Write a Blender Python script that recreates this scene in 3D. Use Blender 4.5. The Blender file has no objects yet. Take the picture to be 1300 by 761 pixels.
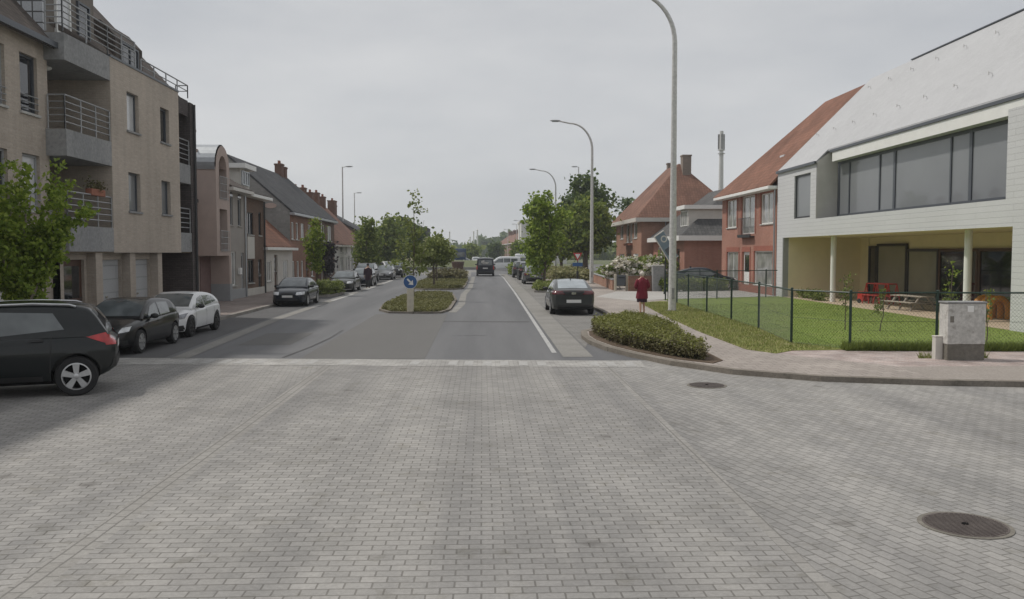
import bpy, bmesh, math, random
import numpy as np
from mathutils import Vector, Matrix
from mathutils.bvhtree import BVHTree

C = bpy.context.scene
COL = C.collection
R = math.radians

# ------------------------------------------------------------------ camera
cam = bpy.data.cameras.new('camera')
camo = bpy.data.objects.new('camera', cam)
COL.objects.link(camo)
cam.sensor_width = 36.0
cam.lens = 36.0 * 1100 / 1300
cam.clip_end = 3000
camo.location = (0, 0, 2.5)
camo.rotation_euler = (R(90 - 3.096), 0, R(-1.979))
C.camera = camo
C.render.resolution_x = 1024
C.render.resolution_y = 599

# ------------------------------------------------------------------ world
SUN_DIR = Vector((-0.93, 0.36, math.tan(R(54.5)))).normalized()
w = bpy.data.worlds.new('World')
C.world = w
w.use_nodes = True
nt = w.node_tree
nt.nodes.clear()
wo = nt.nodes.new('ShaderNodeOutputWorld')
bg = nt.nodes.new('ShaderNodeBackground')
bg.inputs['Strength'].default_value = 0.1
sky = nt.nodes.new('ShaderNodeTexSky')
sky.sky_type = 'NISHITA'
sky.sun_disc = False
sky.sun_elevation = math.asin(SUN_DIR.z)
sky.sun_rotation = math.atan2(SUN_DIR.x, SUN_DIR.y)
tc = nt.nodes.new('ShaderNodeTexCoord')
mp = nt.nodes.new('ShaderNodeMapping')
mp.inputs['Scale'].default_value = (1.0, 1.0, 3.2)
cn = nt.nodes.new('ShaderNodeTexNoise')
cn.inputs['Scale'].default_value = 2.1
cn.inputs['Detail'].default_value = 6
cn.inputs['Roughness'].default_value = 0.55
cr = nt.nodes.new('ShaderNodeValToRGB')
cr.color_ramp.elements[0].position = 0.34
cr.color_ramp.elements[0].color = (4.45, 4.55, 4.72, 1)
cr.color_ramp.elements[1].position = 0.68
cr.color_ramp.elements[1].color = (5.75, 5.75, 5.75, 1)
gz = nt.nodes.new('ShaderNodeSeparateXYZ')
gr = nt.nodes.new('ShaderNodeValToRGB')          # brighter veil near the horizon
gr.color_ramp.elements[0].position = 0.0
gr.color_ramp.elements[0].color = (1.1, 1.1, 1.1, 1)
gr.color_ramp.elements[1].position = 0.38
gr.color_ramp.elements[1].color = (0.97, 0.97, 0.97, 1)
mu = nt.nodes.new('ShaderNodeMix'); mu.data_type = 'RGBA'; mu.blend_type = 'MULTIPLY'
mu.inputs[0].default_value = 1.0
mx = nt.nodes.new('ShaderNodeMix'); mx.data_type = 'RGBA'
mx.inputs[0].default_value = 0.93               # thin overcast over the blue
L = nt.links.new
L(tc.outputs['Generated'], mp.inputs['Vector'])
L(mp.outputs['Vector'], cn.inputs['Vector'])
L(cn.outputs['Fac'], cr.inputs['Fac'])
L(tc.outputs['Generated'], gz.inputs[0])
L(gz.outputs['Z'], gr.inputs['Fac'])
L(cr.outputs['Color'], mu.inputs[6]); L(gr.outputs['Color'], mu.inputs[7])
L(sky.outputs['Color'], mx.inputs[6]); L(mu.outputs[2], mx.inputs[7])
L(mx.outputs[2], bg.inputs['Color'])
L(bg.outputs['Background'], wo.inputs['Surface'])

sun = bpy.data.lights.new('sun', 'SUN')
sun.energy = 2.1
sun.angle = R(3.0)
sun.color = (1.0, 0.95, 0.87)
suno = bpy.data.objects.new('sun', sun)
COL.objects.link(suno)
suno.location = SUN_DIR * 100
suno.rotation_euler = (-SUN_DIR).to_track_quat('-Z', 'Y').to_euler()

C.view_settings.view_transform = 'Standard'
C.view_settings.look = 'None'
C.view_settings.exposure = 0.2
C.view_settings.gamma = 1

# ------------------------------------------------------------------ helpers
def tag(o, label=None, cat=None, group=None, kind=None):
    if label: o['label'] = label
    if cat: o['category'] = cat
    if group: o['group'] = group
    if kind: o['kind'] = kind
    return o

def thing(name, label, cat, loc=(0, 0, 0), rz=0.0, group=None):
    o = bpy.data.objects.new(name, None)
    o.empty_display_size = 0.3
    COL.objects.link(o)
    o.location = loc
    o.rotation_euler = (0, 0, rz)
    return tag(o, label, cat, group)

def mesh_obj(name, me, mat=None, parent=None):
    o = bpy.data.objects.new(name, me)
    COL.objects.link(o)
    if mat is not None:
        for m_ in (mat if isinstance(mat, (list, tuple)) else [mat]):
            me.materials.append(m_)
    if parent is not None: o.parent = parent
    return o

def kids(o): return [c for c in bpy.data.objects if c.parent is o]

def copy_tree(o, parent=None, cache={}):
    c = o.copy(); COL.objects.link(c)
    c.parent = parent
    for ch in list(o.children):
        copy_tree(ch, c)
    return c

def set_uv(me):
    n = len(me.loops)
    if n == 0: return
    uvl = me.uv_layers.new(name='UVMap')
    uv = np.zeros((n, 2), dtype=np.float32)
    for p in me.polygons:
        nn = p.normal
        if abs(nn.z) > 0.999:
            t = Vector((1, 0, 0))
        else:
            t = Vector((-nn.y, nn.x, 0)).normalized()
        b = nn.cross(t)
        for li in p.loop_indices:
            co = me.vertices[me.loops[li].vertex_index].co
            uv[li] = (co.dot(t), co.dot(b))
    uvl.data.foreach_set('uv', uv.ravel())

class MB:
    def __init__(s): s.v = []; s.f = []
    def poly(s, pts):
        i = len(s.v); s.v += [tuple(p) for p in pts]; s.f.append(tuple(range(i, i + len(pts)))); return s
    def box(s, x0, x1, y0, y1, z0, z1):
        i = len(s.v)
        s.v += [(x0,y0,z0),(x1,y0,z0),(x1,y1,z0),(x0,y1,z0),(x0,y0,z1),(x1,y0,z1),(x1,y1,z1),(x0,y1,z1)]
        for q in ((3,2,1,0),(4,5,6,7),(0,1,5,4),(1,2,6,5),(2,3,7,6),(3,0,4,7)):
            s.f.append(tuple(i + k for k in q))
        return s
    def prism(s, pts, z0, z1):
        # pts counter-clockwise 2-D outline
        a = sum(pts[k][0]*pts[(k+1)%len(pts)][1]-pts[(k+1)%len(pts)][0]*pts[k][1] for k in range(len(pts)))
        if a < 0: pts = pts[::-1]
        n = len(pts); i = len(s.v)
        s.v += [(p[0], p[1], z0) for p in pts] + [(p[0], p[1], z1) for p in pts]
        s.f.append(tuple(range(i + n - 1, i - 1, -1))); s.f.append(tuple(range(i + n, i + 2*n)))
        for k in range(n):
            j = (k + 1) % n
            s.f.append((i + k, i + j, i + n + j, i + n + k))
        return s
    def prismx(s, pts, x0, x1):
        # outline in (y,z), extruded along x
        n = len(pts); i = len(s.v)
        s.v += [(x0, p[0], p[1]) for p in pts] + [(x1, p[0], p[1]) for p in pts]
        s.f.append(tuple(range(i + n - 1, i - 1, -1))); s.f.append(tuple(range(i + n, i + 2*n)))
        for k in range(n):
            j = (k + 1) % n
            s.f.append((i + k, i + j, i + n + j, i + n + k))
        return s
    def tube(s, pts, r, n=8, cap=True):
        pts = [Vector(p) for p in pts]
        rs = r if isinstance(r, (list, tuple)) else [r] * len(pts)
        i = len(s.v); prev = None
        for k, p in enumerate(pts):
            d = (pts[min(k+1, len(pts)-1)] - pts[max(k-1, 0)]).normalized()
            if prev is None:
                a = Vector((0, 0, 1)) if abs(d.z) < 0.9 else Vector((1, 0, 0))
                u = d.cross(a).normalized()
            else:
                u = (prev - d * prev.dot(d)).normalized()
            prev = u; v_ = d.cross(u)
            for q in range(n):
                t = 2*math.pi*q/n
                s.v.append(tuple(p + (u*math.cos(t) + v_*math.sin(t)) * rs[k]))
        for k in range(len(pts)-1):
            for q in range(n):
                a = i + k*n + q; b = i + k*n + (q+1) % n
                s.f.append((a, b, b + n, a + n))
        if cap:
            s.f.append(tuple(i + q for q in reversed(range(n))))
            e = i + (len(pts)-1)*n
            s.f.append(tuple(e + q for q in range(n)))
        return s
    def lathe(s, prof, n=20, c=(0, 0, 0), axis='z', cap=True):
        i = len(s.v)
        for (r, z) in prof:
            for q in range(n):
                t = 2*math.pi*q/n
                if axis == 'z': p = (c[0] + r*math.cos(t), c[1] + r*math.sin(t), c[2] + z)
                else: p = (c[0] + r*math.cos(t), c[1] + z, c[2] + r*math.sin(t))
                s.v.append(p)
        for k in range(len(prof)-1):
            for q in range(n):
                a = i + k*n + q; b = i + k*n + (q+1) % n
                f = (a, b, b+n, a+n)
                s.f.append(f if axis == 'z' else f[::-1])
        if not cap: return s
        s.f.append(tuple(i + q for q in (reversed(range(n)) if axis == 'z' else range(n))))
        e = i + (len(prof)-1)*n
        s.f.append(tuple(e + q for q in (range(n) if axis == 'z' else reversed(range(n)))))
        return s
    def sphere(s, c, rx, ry, rz, n=12, m=8):
        i = len(s.v)
        for k in range(1, m):
            ph = math.pi*k/m
            for q in range(n):
                t = 2*math.pi*q/n
                s.v.append((c[0]+rx*math.sin(ph)*math.cos(t), c[1]+ry*math.sin(ph)*math.sin(t), c[2]+rz*math.cos(ph)))
        top = len(s.v); s.v.append((c[0], c[1], c[2]+rz)); s.v.append((c[0], c[1], c[2]-rz))
        for k in range(m-2):
            for q in range(n):
                a = i+k*n+q; b = i+k*n+(q+1) % n
                s.f.append((a, a+n, b+n, b))
        for q in range(n):
            s.f.append((top, i+q, i+(q+1) % n)); e = i+(m-2)*n
            s.f.append((top+1, e+(q+1) % n, e+q))
        return s
    def build(s, name, mat, parent=None, smooth=False, bevel=0.0, seg=2, uv=True, fixn=False):
        me = bpy.data.meshes.new(name)
        me.from_pydata(s.v, [], s.f)
        if bevel > 0 or fixn:
            bm = bmesh.new(); bm.from_mesh(me)
            if fixn: bmesh.ops.recalc_face_normals(bm, faces=bm.faces)
            if bevel > 0:
                es = [e for e in bm.edges if len(e.link_faces) == 2 and e.calc_face_angle(0) > 0.5]
                bmesh.ops.bevel(bm, geom=es, offset=bevel, segments=seg, affect='EDGES', profile=0.5, clamp_overlap=True)
            bm.to_mesh(me); bm.free()
        me.update()
        if smooth:
            me.polygons.foreach_set('use_smooth', [True]*len(me.polygons))
            try: me.set_sharp_from_angle(angle=R(40))
            except Exception: pass
        if uv: set_uv(me)
        return mesh_obj(name, me, mat, parent)

# ------------------------------------------------------------------ materials
def newmat(name):
    m = bpy.data.materials.new(name); m.use_nodes = True
    n = m.node_tree.nodes; b = n['Principled BSDF']
    return m, m.node_tree, b

def rgba(c): return (c[0], c[1], c[2], 1)

def noise(t, scale, detail=4, rough=0.55, vec=None):
    n = t.nodes.new('ShaderNodeTexNoise')
    n.inputs['Scale'].default_value = scale; n.inputs['Detail'].default_value = detail
    n.inputs['Roughness'].default_value = rough
    if vec is not None: t.links.new(vec, n.inputs['Vector'])
    return n

def ramp(t, fac, stops):
    r = t.nodes.new('ShaderNodeValToRGB')
    e = r.color_ramp.elements
    e[0].position, e[0].color = stops[0][0], rgba(stops[0][1])
    e[1].position, e[1].color = stops[-1][0], rgba(stops[-1][1])
    for p, c in stops[1:-1]:
        k = e.new(p); k.color = rgba(c)
    t.links.new(fac, r.inputs['Fac'])
    return r

def mixc(t, a, b, fac, mode='MIX'):
    m = t.nodes.new('ShaderNodeMix'); m.data_type = 'RGBA'; m.blend_type = mode
    for sock, val in ((0, fac), (6, a), (7, b)):
        if hasattr(val, 'links') or hasattr(val, 'is_output'): t.links.new(val, m.inputs[sock])
        elif sock == 0: m.inputs[0].default_value = val
        else: m.inputs[sock].default_value = rgba(val)
    return m.outputs[2]

def bump(t, b, h, strength=0.3, dist=0.02):
    n = t.nodes.new('ShaderNodeBump'); n.inputs['Strength'].default_value = strength
    n.inputs['Distance'].default_value = dist
    t.links.new(h, n.inputs['Height']); t.links.new(n.outputs['Normal'], b.inputs['Normal'])

def plain(name, c, rough=0.5, metal=0.0, coat=0.0, var=0.12, scale=6.0, spec=0.5, bmp=0.0):
    m, t, b = newmat(name)
    co = t.nodes.new('ShaderNodeTexCoord')
    n = noise(t, scale, 5, 0.6, co.outputs['Object'])
    r = ramp(t, n.outputs['Fac'], [(0.3, [x*(1-var) for x in c]), (0.7, [min(1, x*(1+var)) for x in c])])
    t.links.new(r.outputs['Color'], b.inputs['Base Color'])
    b.inputs['Roughness'].default_value = rough; b.inputs['Metallic'].default_value = metal
    b.inputs['Coat Weight'].default_value = coat; b.inputs['Specular IOR Level'].default_value = spec
    if coat: b.inputs['Coat Roughness'].default_value = 0.04
    if bmp: bump(t, b, n.outputs['Fac'], bmp, 0.02)
    return m

def ground_mat(name, c1, c2, c3=None, s1=0.5, s2=14.0, rough=0.85, bmp=0.25, stretch=(1, 1, 1)):
    """worn ground: large blotches and streaks times fine grain"""
    m, t, b = newmat(name)
    co = t.nodes.new('ShaderNodeTexCoord')
    mp_ = t.nodes.new('ShaderNodeMapping'); mp_.inputs['Scale'].default_value = stretch
    t.links.new(co.outputs['Object'], mp_.inputs['Vector'])
    n1 = noise(t, s1, 6, 0.6, mp_.outputs['Vector'])
    r1 = ramp(t, n1.outputs['Fac'], [(0.3, c1), (0.5, [(a+d)/2 for a, d in zip(c1, c2)]), (0.7, c2)])
    n2 = noise(t, s2, 6, 0.7, co.outputs['Object'])
    r2 = ramp(t, n2.outputs['Fac'], [(0.25, (0.72,)*3), (0.75, (1.25,)*3)])
    col = mixc(t, r1.outputs['Color'], r2.outputs['Color'], 1.0, 'MULTIPLY')
    if c3 is not None:
        n3 = noise(t, s1*2.3, 5, 0.65, co.outputs['Object'])
        f = ramp(t, n3.outputs['Fac'], [(0.55, (0,)*3), (0.68, (1,)*3)])
        col = mixc(t, col, c3, f.outputs['Color'])
    t.links.new(col, b.inputs['Base Color'])
    b.inputs['Roughness'].default_value = rough
    b.inputs['Specular IOR Level'].default_value = 0.3
    if bmp: bump(t, b, n2.outputs['Fac'], bmp, 0.01)
    return m

def brick(name, c1, c2, mortar, bw=0.22, bh=0.07, ms=0.008, rot=0.0, coords='UV', rough=0.85,
          stain=0.25, bmp=0.4, off=0.5, ss=0.35, squash=1.0, dark=None, fine=25.0, wear=False, streak=0.0):
    m, t, b = newmat(name)
    co = t.nodes.new('ShaderNodeTexCoord')
    mp_ = t.nodes.new('ShaderNodeMapping'); mp_.inputs['Rotation'].default_value = (0, 0, rot)
    t.links.new(co.outputs[coords], mp_.inputs['Vector'])
    # a little wander so that the courses are not ruler-straight
    nw = noise(t, 1.3, 3, 0.5, co.outputs['Object'])
    wv = t.nodes.new('ShaderNodeVectorMath'); wv.operation = 'MULTIPLY_ADD'
    wv.inputs[1].default_value = (0.02, 0.02, 0.0)
    t.links.new(nw.outputs['Color'], wv.inputs[0]); t.links.new(mp_.outputs['Vector'], wv.inputs[2])
    bt = t.nodes.new('ShaderNodeTexBrick')
    bt.offset = off; bt.squash = squash
    bt.inputs['Scale'].default_value = 1.0
    bt.inputs['Brick Width'].default_value = bw; bt.inputs['Row Height'].default_value = bh
    bt.inputs['Mortar Size'].default_value = ms; bt.inputs['Mortar Smooth'].default_value = 0.25
    bt.inputs['Bias'].default_value = 0.0
    bt.inputs['Color1'].default_value = rgba(c1); bt.inputs['Color2'].default_value = rgba(c2)
    bt.inputs['Mortar'].default_value = rgba(mortar)
    t.links.new(wv.outputs[0], bt.inputs['Vector'])
    n1 = noise(t, ss, 6, 0.62, co.outputs['Object'])
    r1 = ramp(t, n1.outputs['Fac'], [(0.28, (1-stain,)*3), (0.72, (1+stain*0.7,)*3)])
    col = mixc(t, bt.outputs['Color'], r1.outputs['Color'], 1.0, 'MULTIPLY')
    n2 = noise(t, fine, 4, 0.7, co.outputs['Object'])
    r2 = ramp(t, n2.outputs['Fac'], [(0.3, (0.86,)*3), (0.7, (1.12,)*3)])
    col = mixc(t, col, r2.outputs['Color'], 1.0, 'MULTIPLY')
    if streak:
        mk = t.nodes.new('ShaderNodeMapping'); mk.inputs['Scale'].default_value = (2.6, 2.6, 0.10)
        t.links.new(co.outputs['Object'], mk.inputs['Vector'])
        nk = noise(t, 1.0, 5, 0.65, mk.outputs['Vector'])
        rk = ramp(t, nk.outputs['Fac'], [(0.38, (1-streak,)*3), (0.60, (1.03,)*3)])
        col = mixc(t, col, rk.outputs['Color'], 1.0, 'MULTIPLY')
    if wear:
        # rubbed wheel tracks along the direction of travel, oily spots and a few darker replaced areas
        mw = t.nodes.new('ShaderNodeMapping'); mw.inputs['Scale'].default_value = (0.85, 0.045, 1)
        t.links.new(co.outputs['Object'], mw.inputs['Vector'])
        nw2 = noise(t, 1.0, 4, 0.6, mw.outputs['Vector'])
        rw2 = ramp(t, nw2.outputs['Fac'], [(0.36, (0.80, 0.80, 0.81)), (0.62, (1.08, 1.07, 1.06))])
        col = mixc(t, col, rw2.outputs['Color'], 1.0, 'MULTIPLY')
        vo = t.nodes.new('ShaderNodeTexVoronoi'); vo.inputs['Scale'].default_value = 0.8; vo.inputs['Randomness'].default_value = 1.0
        t.links.new(co.outputs['Object'], vo.inputs['Vector'])
        ns = noise(t, 9, 4, 0.6, co.outputs['Object'])
        ad = t.nodes.new('ShaderNodeMath'); ad.operation = 'MULTIPLY_ADD'; ad.inputs[1].default_value = 0.14
        t.links.new(ns.outputs['Fac'], ad.inputs[0]); t.links.new(vo.outputs['Distance'], ad.inputs[2])
        rv = ramp(t, ad.outputs[0], [(0.09, (0.62, 0.61, 0.60)), (0.18, (1, 1, 1))])
        col = mixc(t, col, rv.outputs['Color'], 1.0, 'MULTIPLY')
        nb_ = noise(t, 2.2, 5, 0.7, co.outputs['Object'])
        fb_ = ramp(t, nb_.outputs['Fac'], [(0.56, (1, 1, 1)), (0.70, (0.80, 0.79, 0.75))])
        col = mixc(t, col, fb_.outputs['Color'], 1.0, 'MULTIPLY')
    if dark is not None:
        n3 = noise(t, ss*3.1, 6, 0.68, co.outputs['Object'])
        f = ramp(t, n3.outputs['Fac'], [(0.56, (0,)*3), (0.74, (0.75,)*3)])
        col = mixc(t, col, dark, f.outputs['Color'])
    t.links.new(col, b.inputs['Base Color'])
    b.inputs['Roughness'].default_value = rough
    b.inputs['Specular IOR Level'].default_value = 0.3
    if bmp:
        inv = t.nodes.new('ShaderNodeMath'); inv.operation = 'SUBTRACT'; inv.inputs[0].default_value = 1.0
        t.links.new(bt.outputs['Fac'], inv.inputs[1])
        bump(t, b, inv.outputs[0], bmp, 0.008)
    return m

def tile_mat(name, c1, c2, moss=None, bw=0.24, bh=0.3):
    m = brick(name, c1, c2, [x*0.68 for x in c1], bw, bh, 0.016, stain=0.35, ss=0.5, bmp=0.6, dark=moss, off=0.0, fine=9)
    return m

def leaf_mat(name, c1, c2, c3, trans=0.25):
    m, t, b = newmat(name)
    g = t.nodes.new('ShaderNodeNewGeometry')
    co = t.nodes.new('ShaderNodeTexCoord')
    r = ramp(t, g.outputs['Random Per Island'], [(0.0, c1), (0.55, c2), (1.0, c3)])
    n = noise(t, 1.6, 3, 0.5, co.outputs['Object'])
    r2 = ramp(t, n.outputs['Fac'], [(0.3, (0.82,)*3), (0.7, (1.18,)*3)])
    col = mixc(t, r.outputs['Color'], r2.outputs['Color'], 1.0, 'MULTIPLY')
    t.links.new(col, b.inputs['Base Color'])
    b.inputs['Roughness'].default_value = 0.55
    b.inputs['Specular IOR Level'].default_value = 0.35
    tr = t.nodes.new('ShaderNodeBsdfTranslucent')
    t.links.new(col, tr.inputs['Color'])
    ms = t.nodes.new('ShaderNodeMixShader'); ms.inputs[0].default_value = trans
    out = t.nodes['Material Output']
    t.links.new(b.outputs[0], ms.inputs[1]); t.links.new(tr.outputs[0], ms.inputs[2])
    t.links.new(ms.outputs[0], out.inputs['Surface'])
    return m

def glass_mat(name, c, rough=0.06, var=0.5, scale=0.7):
    m, t, b = newmat(name)
    co = t.nodes.new('ShaderNodeTexCoord')
    n = noise(t, scale, 3, 0.5, co.outputs['Object'])
    r = ramp(t, n.outputs['Fac'], [(0.35, [x*(1-var) for x in c]), (0.65, [x*(1+var) for x in c])])
    t.links.new(r.outputs['Color'], b.inputs['Base Color'])
    b.inputs['Roughness'].default_value = rough
    b.inputs['Specular IOR Level'].default_value = 0.6
    b.inputs['Coat Weight'].default_value = 0.5; b.inputs['Coat Roughness'].default_value = 0.03
    return m

M = {}
PAV1, PAV2, JOINT = (0.272, 0.267, 0.258), (0.338, 0.330, 0.318), (0.185, 0.179, 0.168)
M['paver'] = brick('concrete_pavers', PAV1, PAV2, JOINT, 0.205, 0.120, 0.008, coords='Object', stain=0.18, ss=0.3, bmp=0.5, wear=True)
M['paver_l'] = brick('concrete_pavers_side', PAV1, PAV2, JOINT, 0.205, 0.120, 0.008, rot=R(-8), coords='Object', stain=0.18, ss=0.3, bmp=0.5, wear=True)
M['paver_r'] = brick('concrete_pavers_turned', PAV1, PAV2, JOINT, 0.205, 0.120, 0.008, rot=R(73), coords='Object', stain=0.18, ss=0.3, bmp=0.5, wear=True)
M['soldier'] = brick('paver_border', (0.275,0.265,0.25), (0.315,0.305,0.29), JOINT, 0.205, 0.120, 0.010, rot=R(90), coords='Object', stain=0.15, bmp=0.5, off=0.5)
M['threshold'] = brick('threshold_pavers', (0.35,0.34,0.325), (0.44,0.43,0.415), (0.24,0.235,0.22), 0.205, 0.120, 0.008, coords='Object', stain=0.3, ss=0.9, bmp=0.5)
M['asphalt'] = ground_mat('asphalt', (0.098,0.099,0.104), (0.168,0.168,0.172), None, 0.7, 60, 0.62, 0.3, (1.0, 0.05, 1))
M['asphalt_old'] = ground_mat('asphalt_older', (0.128,0.125,0.122), (0.156,0.153,0.148), None, 0.22, 60, 0.75, 0.3, (1.0, 0.3, 1))
M['asphalt_park'] = ground_mat('asphalt_parking', (0.088,0.088,0.09), (0.115,0.114,0.115), None, 0.3, 50, 0.75, 0.3)
M['gutter'] = ground_mat('concrete_gutter', (0.21,0.205,0.19), (0.28,0.27,0.255), None, 0.8, 20, 0.85, 0.2)
M['kerb'] = ground_mat('concrete_kerb', (0.23,0.215,0.195), (0.33,0.31,0.285), (0.16,0.15,0.13), 0.9, 22, 0.85, 0.25)
M['kerb_old'] = ground_mat('weathered_island_kerb', (0.175,0.155,0.13), (0.25,0.225,0.195), (0.13,0.12,0.10), 1.2, 22, 0.9, 0.25)
M['line'] = ground_mat('road_paint', (0.36,0.36,0.355), (0.48,0.48,0.47), (0.2,0.2,0.2), 2.2, 30, 0.7, 0.1)
M['line_worn'] = ground_mat('worn_road_paint', (0.36,0.355,0.345), (0.43,0.425,0.415), (0.32,0.31,0.30), 4.0, 30, 0.7, 0.1)
M['parkpave'] = brick('parking_pavers', (0.20,0.195,0.185), (0.25,0.243,0.232), (0.14,0.135,0.13), 0.22, 0.11, 0.009, coords='Object', stain=0.25, bmp=0.3)
M['walk'] = brick('sidewalk_tiles', (0.31,0.275,0.25), (0.37,0.33,0.30), (0.2,0.18,0.165), 0.3, 0.3, 0.01, coords='Object', stain=0.22, bmp=0.3, off=0.5)
M['walk_l'] = brick('left_sidewalk_tiles', (0.24,0.20,0.18), (0.30,0.255,0.235), (0.16,0.14,0.13), 0.3, 0.3, 0.01, coords='Object', stain=0.25, bmp=0.3)
M['walk_red'] = brick('red_pavers', (0.40,0.315,0.29), (0.47,0.41,0.39), (0.31,0.27,0.25), 0.22, 0.11, 0.009, rot=R(45), coords='Object', stain=0.45, ss=1.1, bmp=0.3)
M['walk_conc'] = ground_mat('concrete_walk', (0.27,0.24,0.215), (0.33,0.30,0.275), None, 0.5, 18, 0.9, 0.2)
M['drive'] = ground_mat('driveway', (0.36,0.345,0.33), (0.44,0.43,0.41), None, 0.5, 12, 0.9, 0.2)
M['sand'] = ground_mat('sand_terrace', (0.42,0.33,0.24), (0.50,0.41,0.31), None, 0.7, 18, 0.9, 0.2)
M['soil'] = ground_mat('soil', (0.09,0.065,0.045), (0.15,0.11,0.08), None, 1.5, 14, 0.95, 0.5)
M['lawn'] = ground_mat('lawn', (0.155,0.215,0.036), (0.175,0.235,0.042), (0.205,0.235,0.065), 0.5, 30, 0.9, 0.1)
M['verge'] = ground_mat('verge_grass', (0.19,0.215,0.055), (0.25,0.25,0.085), (0.33,0.27,0.175), 1.1, 25, 0.95, 0.8)
M['field'] = ground_mat('fields', (0.10,0.12,0.055), (0.14,0.15,0.075), None, 0.02, 4, 0.95, 0.0)
M['blade'] = leaf_mat('grass_blades', (0.17,0.215,0.05), (0.25,0.28,0.085), (0.42,0.37,0.20), .5)
M['blade_dark'] = leaf_mat('lawn_blades', (0.16,0.21,0.045), (0.19,0.24,0.055), (0.23,0.27,0.075), .5)
M['leaf_bright'] = leaf_mat('leaves_bright', (0.13, 0.2, 0.024), (0.24, 0.33, 0.045), (0.38, 0.46, 0.09), 0.45)
M['leaf_mid'] = leaf_mat('leaves_mid', (0.105, 0.155, 0.026), (0.19, 0.25, 0.042), (0.3, 0.34, 0.075), 0.42)
M['leaf_dark'] = leaf_mat('leaves_dark', (0.055, 0.095, 0.024), (0.095, 0.145, 0.034), (0.15, 0.195, 0.05), 0.35)
M['leaf_yellow'] = leaf_mat('leaves_yellowish', (0.120, 0.180, 0.022), (0.210, 0.277, 0.038), (0.315, 0.360, 0.075), 0.44999999999999996)
M['leaf_olive'] = leaf_mat('leaves_olive', (0.13, 0.165, 0.04), (0.2, 0.245, 0.06), (0.29, 0.32, 0.11), 0.4)
M['leaf_shrub'] = leaf_mat('leaves_shrub', (0.11, 0.09, 0.055), (0.14, 0.135, 0.056), (0.22, 0.2, 0.105), 0.35)
M['leaf_shrubtop'] = leaf_mat('leaves_shrub_top', (0.15, 0.16, 0.04), (0.2, 0.215, 0.05), (0.27, 0.27, 0.09), 0.35)
M['leaf_grass'] = leaf_mat('ground_cover_leaves', (0.145, 0.14, 0.05), (0.185, 0.19, 0.065), (0.25, 0.24, 0.11), .35)
M['leaf_purple'] = leaf_mat('leaves_purple', (0.02,0.015,0.02), (0.035,0.025,0.03), (0.05,0.04,0.045), 0.1)
M['leaf_dry'] = leaf_mat('dry_grass_leaves', (0.17,0.18,0.07), (0.24,0.24,0.10), (0.36,0.33,0.18), .4)
M['petal'] = leaf_mat('white_petals', (0.62,0.58,0.48), (0.76,0.73,0.66), (0.82,0.8,0.76), 0.3)
M['bark'] = ground_mat('bark', (0.10,0.08,0.06), (0.17,0.14,0.11), None, 4, 20, 0.9, 0.6)
M['bark_pale'] = ground_mat('bark_pale', (0.30,0.25,0.22), (0.42,0.36,0.32), None, 4, 20, 0.85, 0.4)
# buildings
M['apt_brick'] = brick('beige_brick', (0.45,0.385,0.325), (0.51,0.445,0.38), (0.46,0.41,0.355), 0.22, 0.07, 0.010, stain=0.18, ss=0.25, streak=0.07)
M['apt_brown'] = plain('brown_render', (0.26,0.205,0.15), 0.8, var=0.15)
M['dormer_clad'] = plain('dormer_cladding', (0.17,0.15,0.13), 0.8, var=.1)
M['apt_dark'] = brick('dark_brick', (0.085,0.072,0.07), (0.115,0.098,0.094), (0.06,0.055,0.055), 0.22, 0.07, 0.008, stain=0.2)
M['concrete'] = ground_mat('weathered_concrete', (0.25,0.255,0.26), (0.33,0.33,0.33), (0.21,0.215,0.215), 0.7, 10, 0.9, 0.15, (1, 1, 0.25))
M['concrete_lt'] = ground_mat('pale_concrete', (0.40,0.40,0.385), (0.52,0.515,0.49), (0.30,0.295,0.28), 1.6, 14, 0.9, 0.15)
M['br_maroon'] = plain('maroon_render', (0.20,0.13,0.12), 0.85, var=0.1)
M['cabinet_concrete'] = ground_mat('cabinet_concrete', (0.47,0.465,0.44), (0.58,0.57,0.545), (0.34,0.325,0.30), 2.2, 14, 0.9, 0.15)
M['concrete_base'] = ground_mat('dirty_concrete', (0.15,0.14,0.12), (0.21,0.195,0.17), None, 2, 14, 0.9, 0.3)
M['rail'] = plain('galvanised_rail', (0.36,0.37,0.38), 0.45, 0.6)
M['steel'] = ground_mat('galvanised_steel', (0.52,0.52,0.505), (0.62,0.615,0.60), None, 1.2, 9, 0.5, 0.0)
M['darksteel'] = plain('dark_steel', (0.05,0.05,0.052), 0.45, 0.3)
M['slate'] = tile_mat('slate_roof', (0.055,0.057,0.062), (0.085,0.086,0.09), None, 0.3, 0.25)
M['slate_lt'] = tile_mat('grey_tiles', (0.085,0.085,0.086), (0.12,0.119,0.117), None, 0.26, 0.3)
M['tile_brown'] = tile_mat('brown_tiles', (0.075,0.062,0.055), (0.11,0.09,0.078), None, 0.26, 0.3)
M['tile_or'] = tile_mat('orange_tiles', (0.205,0.098,0.066), (0.255,0.128,0.088), (0.14,0.085,0.06))
M['tile_or2'] = tile_mat('orange_tiles_weathered', (0.19,0.10,0.072), (0.24,0.13,0.094), (0.15,0.10,0.075))
M['br_pink'] = plain('pinkish_render', (0.45,0.36,0.32), 0.85, var=0.07, scale=2)
M['br_grey'] = plain('grey_render', (0.33,0.305,0.28), 0.85, var=0.08, scale=1.5)
M['br_brown'] = brick('brown_brick', (0.145,0.088,0.06), (0.195,0.12,0.085), (0.19,0.16,0.14), 0.21, 0.065, 0.008)
M['br_white'] = plain('white_render', (0.56,0.54,0.50), 0.85, var=0.07, scale=1.5)
M['br_white2'] = plain('whitewash', (0.62,0.61,0.58), 0.85, var=0.06, scale=1.5)
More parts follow.
